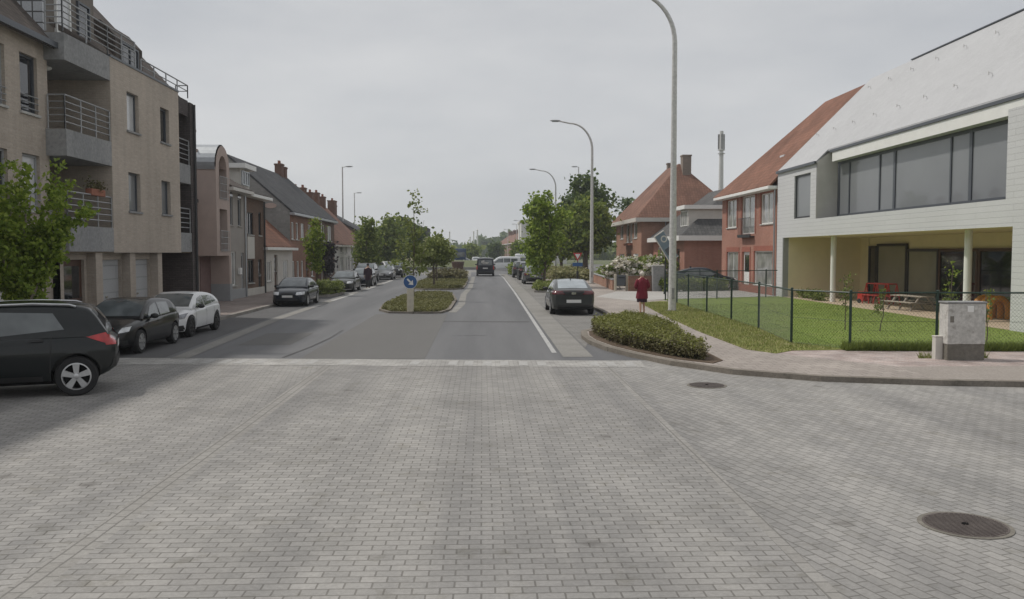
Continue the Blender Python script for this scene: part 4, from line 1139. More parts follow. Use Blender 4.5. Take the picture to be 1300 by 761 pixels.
# trees on the traffic island
tree('tall spindly young tree behind the blue arrow sign on the traffic island', (-3.55,45.0,.1), 5.4, 1.4,
     [(.0,0,5.0,.28,.28,.5),(.25,0,4.5,.35,.3,.3),(-.25,.1,3.9,.45,.4,.35),(.1,0,3.3,.55,.5,.4),(-.3,0,2.7,.8,.6,.4),(.35,0,2.3,.7,.6,.4),(-.75,0,1.9,.55,.5,.3),(.1,0,1.5,.6,.55,.35)], 'leaf_olive', .035, 95, 12, .105, .13, 71, limbs=4, shell=.25)
tree('broad low olive green tree on the second planted island', (-3.35,60.5,.1), 3.5, 1.3, [(0,0,2.3,.95,.95,.7),(-.6,.2,2.0,.7,.7,.5),(.6,0,2.1,.65,.7,.55),(.1,0,3.0,.55,.6,.5)], 'leaf_olive', .06, 150, 24, .14, .2, 81, limbs=5)
tree('small olive tree at the rear of the second island', (-3.7,71,.1), 3.7, 1.5, [(0,0,2.6,1.1,1.0,.8),(.7,.2,2.4,.8,.8,.6),(.1,0,3.3,.6,.6,.5)], 'leaf_olive', .06, 110, 22, .17, .22, 91, limbs=5)
# right hand trees
tree('upright bright green young street tree in the bed between the parked cars', (4.35,60.0,.1), 6.4, 1.4, vase(6.2,1.5,1.6,12,8,.62,.75), 'leaf_bright', .085, 360, 24, .16, .24, 101)
tree('tall dark green tree rising behind the give way sign', (12.0,100,.1), 11.4, 2.5, [(0,0,5.0,3.0,3.0,2.4),(-1,0,7.2,2.2,2.2,1.9),(.8,0,8.6,2.0,2.0,1.6),(-.2,0,10.2,1.3,1.3,1.1)], 'leaf_dark', .25, 240, 28, .34, .5, 111)
tree('wide spreading green tree left of the hipped brick house', (10.2,86,.1), 8.0, 2.0, [(0,0,4.2,2.2,2.2,1.8),(-1.5,0,4.0,1.6,1.6,1.6),(1.0,.3,4.6,1.7,1.7,1.7),(.2,0,6.1,1.8,1.8,1.4),(1.0,0,6.0,1.3,1.3,1.2)], 'leaf_mid', .2, 300, 28, .27, .42, 121)
tree('lighter green rounded tree in front of the tall dark one on the right', (8.9,97,.1), 7.2, 1.6, [(0,0,3.8,2.2,2.2,2.0),(.6,0,5.6,1.7,1.7,1.3),(-.9,0,4.6,1.4,1.4,1.2)], 'leaf_mid', .18, 190, 26, .3, .42, 131)
tree('dark conifer like tree showing behind the roof of the hipped house', (20.5,118,.1), 9.6, 2, [(0,0,5,2.6,2.6,2.6),(0,0,8,1.5,1.5,1.6)], 'leaf_dark', .22, 110, 26, .4, .5, 141)
for k, (x, y, h, lab) in enumerate(((-24,168,8,'tree left of the roundabout beyond the parked white car'),(-2.6,205,4.6,'small tree on the far side of the roundabout behind the black van'),(3.2,212,5.2,'tree at the roundabout beside the first distant brick houses'),(-19,205,9.5,'round tree far left behind the roundabout'),(6.9,158,4.6,'young tree in front of the pale shop by the roundabout'))):
    tree(lab, (x,y,0), h, h*.22, [(0,0,h*.5,h*.3,h*.3,h*.27),(h*.12,0,h*.68,h*.22,h*.22,h*.2),(-h*.1,0,h*.8,h*.14,h*.14,h*.15)], 'leaf_mid' if k != 2 else 'leaf_dark', .15, 90, 24, .42, .5, 200+k*9)

def bush(name, label, cat, loc, blobs, leaf, nclump, per, ls, cr, seed, group=None, extra=None, shell=.5):
    t = thing(name, label, cat, loc, 0, group)
    leaves('foliage', blob_points(blobs, nclump, per, cr, seed, shell), ls, M[leaf], t, seed+1, .3)
    m = MB(); rg = np.random.default_rng(seed)
    for k in range(7):
        b = blobs[k % len(blobs)]
        m.tube([(b[0]*.6, b[1]*.6, -.04), (b[0]+rg.normal()*b[3]*.3, b[1]+rg.normal()*b[4]*.3, b[2])], [.018, .007], 5)
    m.build('stem', M['bark'], t)
    if extra: leaves(extra[0], blob_points(blobs, extra[1], extra[2], extra[3], seed+5, .85), extra[4], M[extra[5]], t, seed+6, .4, 1.0)
    return t

def fill_poly(pts, n, z0, z1, seed, edge=.0):
    rg = np.random.default_rng(seed); xs = [p[0] for p in pts]; ys = [p[1] for p in pts]; out = []
    def inside(x, y):
        c = False; j = len(pts)-1
        for i in range(len(pts)):
            if ((pts[i][1] > y) != (pts[j][1] > y)) and x < (pts[j][0]-pts[i][0])*(y-pts[i][1])/(pts[j][1]-pts[i][1]) + pts[i][0]: c = not c
            j = i
        return c
    while len(out) < n:
        x = rg.uniform(min(xs), max(xs)); y = rg.uniform(min(ys), max(ys))
        if inside(x, y): out.append((x, y, z0 + (z1-z0)*rg.random()**.6))
    return np.array(out)

def hedge(name, label, pts, h, n, leaf, ls, seed, top=None, cr=.07, z0=.1, low=None):
    """ground hugging planting inside an outline; local origin at its middle"""
    cx_ = sum(p[0] for p in pts)/len(pts); cy_ = sum(p[1] for p in pts)/len(pts)
    t = thing(name, label, 'shrub', (cx_, cy_, 0))
    rg = np.random.default_rng(seed)
    q = fill_poly(pts, n, 0, 1, seed)
    hh = h*(.93 + .09*np.sin(q[:,0]*2.7+1.3*np.sin(q[:,1]*1.9)) * np.cos(q[:,1]*1.6))
    if low is not None: hh = hh*low(q[:,0], q[:,1])
    q[:, 2] = z0 + hh*q[:, 2]
    q = np.repeat(q, 9, axis=0) + rg.normal(size=(n*9, 3))*cr
    q[:, 2] = np.maximum(q[:, 2], z0 + .01)
    q -= np.array([cx_, cy_, 0])
    tp = q[:, 2] > z0 + h*(.70 + .22*rg.normal(size=len(q)).clip(-1.2, 1.2))
    if top is None: leaves('foliage', q, ls, M[leaf], t, seed+1, .3)
    else:
        leaves('foliage', q[~tp], ls, M[leaf], t, seed+1, .3); leaves('top_foliage', q[tp], ls, M[top], t, seed+2, .5)  # leaves near the top take a separate, paler colour
    m = MB()
    for k in range(90):
        p = q[rg.integers(len(q))]
        m.tube([(p[0]*.97, p[1]*.97, z0-.05), (p[0], p[1], max(p[2]*.8, z0+.05))], [.012, .005], 4)
    m.build('stem', M['bark'], t)
    return t

SB = [(3.35,26.0),(3.28,25.0),(3.3,23.9),(3.5,22.5),(3.95,20.9),(4.45,19.6),(4.85,18.9),(5.05,19.3),(5.1,21),(5.3,24),(5.4,26.4),(4.7,28.0),(4.0,27.0)]
hedge('low_shrub_bed', 'wide low clipped shrub bed bulging into the junction at the right kerb', SB, .44, 9000, 'leaf_shrub', .042, 301, 'leaf_shrubtop', .05, .12,
      lambda x, y: np.clip(.72 + (y-19)*.055, .7, 1.02))
hedge('island_planting', 'low green ground cover on the near traffic island behind the blue arrow sign', [(p[0]*.94-.18, p[1]*.985+.6) for p in I1], .10, 6000, 'leaf_grass', .05, 311, None, .045, .055)
hedge('island_planting', 'longer green ground cover of the second traffic island under the olive trees', [(p[0]*.95-.15, p[1]*.98+1.4) for p in I2], .13, 6000, 'leaf_grass', .06, 321, None, .06, .055)
hedge('island_planting', 'darker strip of low shrubs at the rear of the second island', [(-4.6,76),(-1.6,76),(-1.7,86),(-3,89),(-4.5,87)], .5, 900, 'leaf_shrub', .2, 331, None, .15, .1)
hedge('bed_planting', 'small green shrubs in the bed between the dark sedan and the next parked car', [(p[0]*.985-.1, p[1]) for p in BL], .62, 420, 'leaf_olive', .12, 341, None, .1, .1)
hedge('bed_planting', 'low brownish green planting round the young tree in the right parking bay', [(p[0]*.97+.1, p[1]) for p in BR], .38, 420, 'leaf_olive', .12, 351, None, .09, .1)
hedge('bed_planting', 'shrubs at the end of the right parking bay near the white van', [(3.1,97),(5.6,97),(5.4,106),(3.4,106)], 1.0, 500, 'leaf_yellow', .2, 361, None, .15, .0)
hedge('tall_grass_border', 'yellowish tall grass border along the right pavement beyond the young tree', [(6.2,76),(9.4,74),(10.2,92),(6.4,94)], 0.75, 900, 'leaf_dry', .2, 371, None, .16, .1)
hedge('garden_bush', 'green garden bushes by the low brick wall left of the white roses', [(9.4,62),(11.6,60),(12.5,74),(9.9,74)], 1.0, 620, 'leaf_yellow', .16, 381, None, .15, .1)
bush('purple_shrub', 'dark purple leaved shrub against the dark red brick house on the left', 'shrub', (-12.7,71.0,.1), [(0,0,1.6,.7,.9,.9),(.1,.2,2.6,.5,.6,.6)], 'leaf_purple', 70, 24, .16, .2, 391)
bush('rose_bush', 'wide bush covered with white roses on the wall left of the walking woman', 'shrub', (10.2,57.5,.1), [(-1.6,0,1.2,.6,.6,.45),(-.9,0,1.35,.75,.7,.6),(.2,0,1.2,.9,.7,.5),(1.2,0,1.15,.8,.6,.5),(-.3,.2,1.7,.6,.5,.35)], 'leaf_mid', 120, 22, .12, .16, 401, None, ('blossom', 260, 14, .08, .19, 'petal'))
bush('rose_bush', 'white rose bush standing behind the lamp post and the grey gate pillar', 'shrub', (12.0,58.5,.1), [(-.6,0,1.5,.6,.6,.6),(.4,0,1.7,.6,.6,.6)], 'leaf_mid', 80, 22, .12, .16, 411, None, ('blossom', 120, 10, .09, .16, 'petal'))
hedge('clipped_hedge', 'low dark clipped hedge along the driveway in front of the parked blue car', [(11.2,52.6),(15.6,54.2),(15.4,54.9),(11.0,53.3)], .72, 700, 'leaf_mid', .11, 431, None, .08, .1)
bush('clipped_hedge', 'dark green clipped hedge above the white roses before the hipped house', 'shrub', (13.0,68,.1), [(-1.5,0,1.3,1.0,.6,.7),(0,0,1.3,1.0,.6,.75),(1.5,0,1.35,1.0,.6,.7)], 'leaf_mid', 130, 24, .16, .2, 421)
# lawn edge and verge grass
rg = np.random.default_rng(77)
def grass(name, pts, n, hgt, mat, seed, z):
    p = fill_poly(pts, n, 0, 0, seed); rg = np.random.default_rng(seed)
    a = rg.uniform(0, 6.28, n); h = hgt*rg.uniform(.5, 1.4, n); ln = rg.normal(size=(n, 2))*hgt*.45; wd = .008*rg.uniform(.8, 1.8, n)
    v = np.empty((n, 3, 3)); dx = np.cos(a)*wd; dy = np.sin(a)*wd
    v[:, 0] = np.c_[p[:, 0]-dx, p[:, 1]-dy, np.full(n, z)]; v[:, 1] = np.c_[p[:, 0]+dx, p[:, 1]+dy, np.full(n, z)]
    v[:, 2] = np.c_[p[:, 0]+ln[:, 0], p[:, 1]+ln[:, 1], z+h]
    me = bpy.data.meshes.new(name); me.from_pydata(v.reshape(-1, 3).tolist(), [], np.arange(n*3).reshape(n, 3).tolist()); me.update()
    return tag(mesh_obj(name, me, M[mat]), None, None, None, 'stuff')
tag(grass('verge_tufts', [(6.95,20.3),(7.6,20.85),(9.0,21.1),(8.2,22.6),(8.7,27),(9.0,33),(9.2,41.5),(7.5,41),(6.9,33),(6.55,26),(6.5,21.2)], 15000, .07, 'blade', 501, .11), 'rough tufts of green and dry grass on the verge along the mesh fence', 'grass')
tag(grass('fence_weeds', [(8.9,21.15),(12.5,20.9),(20,20.5),(20,20.2),(12.5,20.55),(8.9,20.8)], 14000, .20, 'blade_dark', 511, .10), 'narrow line of weeds along the foot of the school fence', 'grass')
tag(grass('cabinet_weeds', [(9.9,19.25),(11.5,19.2),(11.5,19.4),(10.0,19.4)], 500, .14, 'blade', 531, .10), 'thin weeds growing at the foot of the concrete utility cabinet', 'grass')
tag(grass('lawn_grass', [(9.1,21.2),(12.5,21.0),(20,20.6),(16.2,26.0),(16.2,40),(9.3,40),(8.4,22.7)], 22000, .03, 'blade_dark', 521, .11), 'short mown lawn grass inside the school fence', 'grass')
# far wood on the skyline
tag(leaves('distant_wood', blob_points([(x, 480 + 25*math.sin(x*.05), 2.0 + 1.6*math.sin(x*.037+1) + 1.0*math.sin(x*.11), 16, 12, 5.0 + 1.8*math.sin(x*.061)) for x in range(-320, 330, 14)], 1400, 10, 2.2, 601, .4), 3.2, M['leaf_dark'], None, 602),
    'distant wooded ridge on the skyline beyond the roundabout', 'woodland', None, 'stuff')
tag(leaves('distant_wood', blob_points([(x, 300 + 12*math.sin(x*.09), 2.6 + 1.0*math.sin(x*.13), 7, 7, 3.0 + 1.2*math.sin(x*.17)) for x in list(range(-150, -4, 8)) + list(range(34, 170, 8))], 700, 10, 1.1, 611, .4), 1.8, M['leaf_mid'], None, 612),
    'nearer belt of trees and bushes behind the roundabout', 'woodland', None, 'stuff')

# ------------------------------------------------------------------ vehicles
def catmull(pts, sub=6):
    p = [np.array(q, float) for q in pts]; p = [2*p[0]-p[1]] + p + [2*p[-1]-p[-2]]; out = []
    for i in range(1, len(p)-2):
        for k in range(sub):
            t = k/sub
            out.append(.5*((2*p[i]) + (-p[i-1]+p[i+1])*t + (2*p[i-1]-5*p[i]+4*p[i+1]-p[i+2])*t*t + (-p[i-1]+3*p[i]-3*p[i+1]+p[i+2])*t**3))
    out.append(p[-2]); return out

def loft(sections):
    """closed mesh from mirrored half sections (list of [(y,z)...] with x)"""
    bm = bmesh.new(); rings = []
    for x, half in sections:
        full = [(y, z) for (y, z) in half] + [(-y, z) for (y, z) in half[::-1] if y > 1e-4]
        rings.append([bm.verts.new((x, y, z)) for (y, z) in full])
    for a, b in zip(rings[:-1], rings[1:]):
        n = len(a)
        for k in range(n):
            j = (k+1) % n
            try: bm.faces.new((a[k], a[j], b[j], b[k]))
            except ValueError: pass
    try: bm.faces.new(rings[0][::-1]); bm.faces.new(rings[-1])
    except ValueError: pass
    bmesh.ops.recalc_face_normals(bm, faces=bm.faces)
    return bm

def wheel(parent, x, y, r, wd, rim_mat, spokes=5):
    s = 1 if y > 0 else -1
    hub = MB()
    tyre = MB().lathe([(r*.66,-wd/2),(r*.93,-wd/2),(r,-wd*.36),(r,wd*.36),(r*.93,wd/2),(r*.66,wd/2),(r*.62,wd*.2),(r*.62,-wd*.2),(r*.66,-wd/2)], 32, (0,0,0), 'y', False).build('wheel', M['tyre'], parent, smooth=True, fixn=True)
    tyre.location = (x, y, r)
    f = s*(wd/2-.005); b = MB()
    b.lathe([(r*.66,-.012),(r*.69,s*.006),(r*.63,s*.008),(r*.60,-s*.10)], 32, (0, f, 0), 'y', False)
    b.lathe([(r*.14,-.03),(r*.14,.012),(r*.05,.016)], 14, (0, f if s > 0 else f, 0), 'y')
    for k in range(spokes):
        a = 2*math.pi*k/spokes + .3
        ca, sa = math.cos(a), math.sin(a); px, pz = -sa, ca
        y0, y1 = (f-.035, f+.004) if s > 0 else (f-.004, f+.035)
        w0, w1 = r*.10, r*.165
        q = [(ca*r*.08+px*w0, sa*r*.08+pz*w0),(ca*r*.63+px*w1, sa*r*.63+pz*w1),(ca*r*.63-px*w1, sa*r*.63-pz*w1),(ca*r*.08-px*w0, sa*r*.08-pz*w0)]
        i = len(b.v); b.v += [(u, y0, v) for u, v in q] + [(u, y1, v) for u, v in q]
        for fc in ((0,1,2,3),(7,6,5,4),(0,4,5,1),(1,5,6,2),(2,6,7,3),(3,7,4,0)): b.f.append(tuple(i+t for t in fc))
    b.build('rim', M[rim_mat], tyre, fixn=True)
    MB().lathe([(r*.64,-.01),(r*.64,.01)], 24, (0, f - s*.075, 0), 'y').build('dark_backing_disc', M['well'], tyre)  # near-black backing disc added to close the gaps behind the spokes
    return tyre

def interp(keys, x):
    return float(np.interp(x, [k[0] for k in keys], [k[1] for k in keys]))
def sm(keys, x, d=.05):
    return sum(interp(keys, x+o) for o in (-d, -d/2, 0, d/2, d))/5

def car(name, label, cat, loc, heading, S, paintmat, group=None, detail=2, sc=1.0):
    """S: dimensions and outlines; x measured from the rear bumper, built about the centre"""
    t = thing(name, label, cat, loc, heading, group); t.scale = (sc, sc, sc)
    Lc, W, H = S['L'], S['W'], S['H']; hw = W/2; x0 = -Lc/2
    ends = [0, .02, .06, .12, .2, .3]
    xs = sorted(set([round(e, 3) for e in ends] + [round(Lc-e, 3) for e in ends] + [round(v, 3) for v in np.linspace(.4, Lc-.4, 26)]))
    secs = []
    for x in xs:
        w_ = sm(S['hw'], x, .03)*hw; zb = sm(S['zb'], x, .03); zs = sm(S['zs'], x, .06); zt = max(sm(S['zt'], x, .06), zs+.01)
        secs.append((x+x0, [(0,zb),(.80*w_,zb),(.93*w_,zb+.03),(.975*w_,zb+.10),(.99*w_,zb+.35*(zs-zb)),(1.0*w_,zb+.62*(zs-zb)),(.985*w_,zs-.07),(.955*w_,zs),(.89*w_,zs+.55*(zt-zs)),(.62*w_,zt-.004),(0,zt+.012)]))
    bm = loft(secs)
    me = bpy.data.meshes.new('lower'); bm.to_mesh(me); bm.free()
    lo = bpy.data.objects.new('lower', me); COL.objects.link(lo)
    xr, xf = S['ro']+x0, S['ro']+S['wb']+x0; r = S['r']; track = hw - S.get('inset', .10)
    if detail >= 1:
        cm = MB()
        for xx in (xr, xf):
            for s in (1, -1):
                cm.lathe([(r+.055, 0), (r+.055, .5)], 28, (xx, s*(hw-.30) - (.5 if s < 0 else 0), r+.01), 'y')
        cut = cm.build('cut', M['well'], None, uv=False, fixn=True)
        md = lo.modifiers.new('b', 'BOOLEAN'); md.object = cut; md.operation = 'DIFFERENCE'; md.solver = 'EXACT'
        dg = bpy.context.evaluated_depsgraph_get()
        me2 = bpy.data.meshes.new_from_object(lo.evaluated_get(dg))
        bpy.data.objects.remove(cut); 
    else: me2 = me.copy()
    bpy.data.objects.remove(lo)
    # cabin
    prof = catmull(S['cab'], 5); zb_ = S['belt']; hb = S.get('hb', .925)*hw; ht = S.get('ht', .74)*hw
    csec = []
    xm_ = [p[0] for p in prof]
    for (x, z) in prof:
        f = max(.02, (z-zb_)/(H-zb_)); pl = min(1, sm(S['hw'], x, .1)*1.02)
        a = hb*pl; b_ = a - (hb-ht)*f
        csec.append((x+x0, [(0,zb_-.1),(a*.99,zb_-.1),(a,zb_),(a+(b_-a)*.5, zb_+(z-zb_)*.47),(b_+.012, z-.10*f),(b_-.02, z-.045*f),(b_-.08, z-.012*f),(b_*.6, z),(b_*.3, z+.012*f),(0, z+.016*f)]))
    for k in range(1, len(csec)):                 # keep stations strictly advancing
        if csec[k][0] <= csec[k-1][0] + .004: csec[k] = (csec[k-1][0] + .004, csec[k][1])
    bm = loft(csec); mc = bpy.data.meshes.new('cab'); bm.to_mesh(mc); bm.free()
    bm = bmesh.new(); bm.from_mesh(me2); bm.from_mesh(mc)
    me3 = bpy.data.meshes.new('body'); bm.to_mesh(me3)
    bvh = BVHTree.FromBMesh(bm); bm.free()
    me3.polygons.foreach_set('use_smooth', [True]*len(me3.polygons))
    try: me3.set_sharp_from_angle(angle=R(38))
    except Exception: pass
    me3.materials.clear()
    body = mesh_obj('body', me3, M[paintmat], t)
    def patch(pname, view, q, mat, parent=None, off=.006, n=10, mm=4, label=None):
        """thin panel following the bodywork; q = 4 corners in the view's plane"""
        bmp_ = bmesh.new(); g = {}
        for i in range(n+1):
            for j in range(mm+1):
                u, v = i/n, j/mm
                p = [(q[0][c]*(1-u)+q[1][c]*u)*(1-v) + (q[3][c]*(1-u)+q[2][c]*u)*v for c in (0, 1)]
                if view == 'L': o, d = Vector((p[0]+x0, 3, p[1])), Vector((0,-1,0))
                elif view == 'R': o, d = Vector((p[0]+x0, -3, p[1])), Vector((0,1,0))
                elif view == 'B': o, d = Vector((-6, p[0], p[1])), Vector((1,0,0))
                elif view == 'F': o, d = Vector((6, p[0], p[1])), Vector((-1,0,0))
                else: o, d = Vector((p[0]+x0, p[1], 4)), Vector((0,0,-1))
                h, nn, _, _ = bvh.ray_cast(o, d)
                if h is None: continue
                if nn.dot(d) > 0: nn = -nn
                g[(i, j)] = bmp_.verts.new(h + nn*off)
        for i in range(n):
            for j in range(mm):
                ks = [(i,j),(i+1,j),(i+1,j+1),(i,j+1)]
                if all(k in g for k in ks):
                    # skip pieces that jump across a step
                    co = [g[k].co for k in ks]
                    if max((co[a]-co[b]).length for a in range(4) for b in range(4)) < 0.75: bmp_.faces.new([g[k] for k in ks])
        bmesh.ops.recalc_face_normals(bmp_, faces=bmp_.faces)
        mp = bpy.data.meshes.new(pname); bmp_.to_mesh(mp); bmp_.free()
        mp.polygons.foreach_set('use_smooth', [True]*len(mp.polygons))
        o = mesh_obj(pname, mp, M[mat], parent or t)
        if label: o['label'] = label
        return o
    for s, v in ((1, 'L'), (-1, 'R')):
        for wq in S['side']: patch('side_window', v, wq, 'carglass', n=14, mm=6)
        if detail >= 2:
            for q in S.get('seams', []): patch('door_seam', v, q, 'trim', body, .004, 2, 10)
            for q in S.get('handles', []): patch('door_handle', v, q, S.get('handle_mat', paintmat), body, .025, 4, 2)
            for q in S.get('skirts', []): patch('sill_trim', v, q, 'trim', body, .008, 16, 2)
    wsx = S['ws']; patch('windscreen', 'T', [(wsx[0],-wsx[2]),(wsx[1],-wsx[3]),(wsx[1],wsx[3]),(wsx[0],wsx[2])], S.get('wsmat', 'carglass_lit'), n=10, mm=10)
    if 'rw' in S:
        a = S['rw']
        if a[0] == 'B': patch('rear_window', 'B', a[1], 'carglass', n=10, mm=6)
        else: patch('rear_window', 'T', a[1], a[2] if len(a) > 2 else 'carglass', n=10, mm=10)
    for s in (1, -1):
        for q in S['hl']: patch('headlight', 'F', [(p[0]*s, p[1]) for p in q], S.get('hlmat', 'headlamp'), n=8, mm=4, off=.012)
        for v, q in S['tl']:
            vv = v if v == 'B' else ('L' if s > 0 else 'R')
            patch('taillight', vv, [(p[0]*s, p[1]) for p in q] if v == 'B' else q, S.get('tlmat', 'taillamp'), n=8, mm=4, off=.014)
    for q in S.get('grille', []): patch('grille', 'F', q, 'trim', off=.008)
    for q in S.get('bumper', []): patch('bumper_trim', 'B', q, 'trim', off=.010)
    for v, q in S.get('plates', []): patch('license_plate', v, q, 'plate', off=.02)
    if 'badge' in S: patch('badge', S['badge'][0], S['badge'][1], 'chrome', off=.02)
    for v, q in S.get('chromes', []): patch('chrome_strip', v, q, 'chrome', off=.014)
    mx_ = S['mirror']
    for s in (1, -1):
        mm_ = MB().sphere((mx_[0]+x0, s*(hw*.93+.11), mx_[1]), .09, .12, .075, 12, 8).tube([(mx_[0]+x0, s*(hw*.86), mx_[1]-.05), (mx_[0]+x0, s*(hw*.93+.06), mx_[1]-.02)], .025, 6)
        mm_.build('mirror', M[S.get('mirmat', 'trim')], t, smooth=True)
    for xx in (xr, xf):
        for s in (1, -1):
            wheel(t, xx, s*(track - .01), r, .21, S.get('rim', 'rim'), S.get('spokes', 5))
    # dark underside so that no light comes through between the wheels
    MB().box(x0+S['ro']*.6, -x0-.5, -hw*.72, hw*.72, .2, .42).build('underbody', M['well'], t)
    if 'rails' in S:
        for s in (1, -1):
            MB().tube([(p[0]+x0, s*(ht+.0), p[1]) for p in S['rails']], .02, 6).build('roof_rail', M[S.get('railmat', 'rim')], t, smooth=True)
    if 'aerial' in S:
        p = S['aerial']; MB().prismx([(-.02,0),(.02,0),(.008,.09),(-.008,.09)], p[0]+x0-.07, p[0]+x0+.05).build('aerial', M['trim'], t).location = (0, 0, p[1])
    return t

for nm, c, mt, rf in (('paint_black', (0.006,0.007,0.008), 0, .35), ('paint_blackgreen', (0.007,0.010,0.011), 0, .35), ('paint_white', (0.72,0.73,0.74), 0, .3), ('paint_navy', (0.012,0.018,0.028), .1, .35),
                      ('paint_iron', (0.05,0.054,0.053), .2, .35), ('paint_grey', (0.17,0.175,0.185), .6, .35), ('paint_silver', (0.38,0.39,0.40), .7, .35), ('paint_blue', (0.02,0.05,0.13), .4, .3), ('paint_vanblack', (0.012,0.013,0.022), .1, .35), ('paint_red', (0.25,0.02,0.02), .2, .3)):
    M[nm] = paint(nm, c, mt, rf)

SUV = dict(L=4.25, W=1.78, H=1.62, r=.345, ro=.62, wb=2.555, belt=1.03,
  hw=[(0,.74),(.06,.86),(.2,.94),(.5,1),(3.5,1),(3.9,.93),(4.12,.82),(4.25,.62)],
  zb=[(0,.46),(.15,.36),(.35,.27),(.9,.25),(3.4,.25),(4.0,.28),(4.25,.40)],
  zs=[(0,.84),(.1,.96),(.35,1.02),(3.0,.97),(3.6,.90),(4.1,.78),(4.25,.64)],
  zt=[(0,.92),(.08,1.04),(.3,1.07),(3.0,1.06),(3.3,1.03),(3.9,.94),(4.12,.84),(4.25,.70)],
  cab=[(.10,1.03),(.18,1.20),(.36,1.46),(.52,1.555),(.95,1.61),(1.7,1.62),(2.3,1.56),(2.75,1.36),(3.2,1.05)],
  side=[[(.80,1.16),(1.90,1.06),(1.90,1.475),(.98,1.44)],[(2.0,1.06),(2.92,1.06),(2.55,1.39),(2.0,1.475)]],
  ws=(2.42,3.12,.62,.70), rw=('B', [(-.62,1.13),(.62,1.13),(.56,1.47),(-.56,1.47)]),
  hl=[[(.52,.72),(.82,.80),(.80,.93),(.50,.84)]],
  tl=[('L',[(.05,.92),(.15,.90),(.46,1.02),(.15,1.09)]),('B',[(.52,.86),(.80,.87),(.80,1.05),(.56,1.04)])],
  grille=[[(-.55,.45),(.55,.45),(.5,.72),(-.5,.72)]], bumper=[[(-.75,.47),(.75,.47),(.72,.62),(-.72,.62)]],
  plates=[('B',[(-.26,.78),(.26,.78),(.26,.9),(-.26,.9)]),('F',[(-.26,.50),(.26,.50),(.26,.6),(-.26,.6)])],
  seams=[[(1.02,.42),(1.035,.42),(1.0,1.06),(.985,1.06)],[(2.01,.36),(2.025,.36),(2.025,1.05),(2.01,1.05)],[(3.05,.40),(3.065,.40),(3.0,1.0),(2.985,1.0)]],
  handles=[[(1.12,.955),(1.34,.955),(1.34,.99),(1.12,.99)],[(2.1,.95),(2.3,.95),(2.3,.985),(2.1,.985)]],
  skirts=[[(.30,.28),(3.7,.28),(3.7,.37),(.30,.37)]], mirror=(2.72,1.08), rails=[(.62,1.55),(.72,1.585),(1.3,1.61),(2.1,1.59),(2.25,1.55)], handle_mat='trim')
HATCH = dict(L=4.35, W=1.80, H=1.46, r=.325, ro=.80, wb=2.63, belt=.92,
  hw=[(0,.70),(.1,.84),(.35,.94),(.8,1),(3.3,1),(3.8,.93),(4.15,.80),(4.35,.52)],
  zb=[(0,.42),(.2,.30),(.5,.22),(3.6,.20),(4.1,.22),(4.35,.34)],
  zs=[(0,.78),(.15,.90),(.5,.95),(3.0,.87),(3.7,.78),(4.1,.68),(4.35,.52)],
  zt=[(0,.84),(.12,.95),(.4,.98),(3.0,.96),(3.4,.91),(3.9,.80),(4.2,.68),(4.35,.56)],
  cab=[(.12,.93),(.28,1.10),(.55,1.30),(.85,1.40),(1.5,1.455),(2.1,1.44),(2.6,1.28),(3.2,.94)],
  side=[[(1.05,.98),(1.85,.95),(1.85,1.33),(1.05,1.30)],[(1.92,.95),(2.85,.94),(2.42,1.24),(1.92,1.335)]],
  ws=(2.24,3.10,.60,.70), rw=('B', [(-.55,1.0),(.55,1.0),(.5,1.28),(-.5,1.28)]),
  hl=[[(.57,.61),(.76,.65),(.77,.77),(.60,.735)]], tl=[('L',[(.06,.70),(.3,.74),(.34,.9),(.1,.9)]),('B',[(.45,.72),(.82,.74),(.80,.9),(.5,.88)])],
  grille=[[(-.16,.36),(.16,.36),(.26,.66),(-.26,.66)],[(-.75,.28),(-.3,.28),(-.3,.42),(-.75,.42)],[(.3,.28),(.75,.28),(.75,.42),(.3,.42)]], bumper=[[(-.7,.36),(.7,.36),(.68,.5),(-.68,.5)]],
  plates=[('F',[(-.50,.46),(.06,.46),(.06,.57),(-.50,.57)]),('B',[(-.26,.62),(.26,.62),(.26,.73),(-.26,.73)])],
  seams=[[(1.15,.40),(1.165,.40),(1.03,.93),(1.015,.93)],[(1.88,.30),(1.895,.30),(1.895,.93),(1.88,.93)],[(2.98,.34),(2.995,.34),(2.93,.92),(2.915,.92)]],
  handles=[[(2.0,.80),(2.2,.80),(2.2,.83),(2.0,.83)]], skirts=[[(.5,.22),(3.5,.22),(3.5,.28),(.5,.28)]], mirror=(2.62,.98), spokes=7)
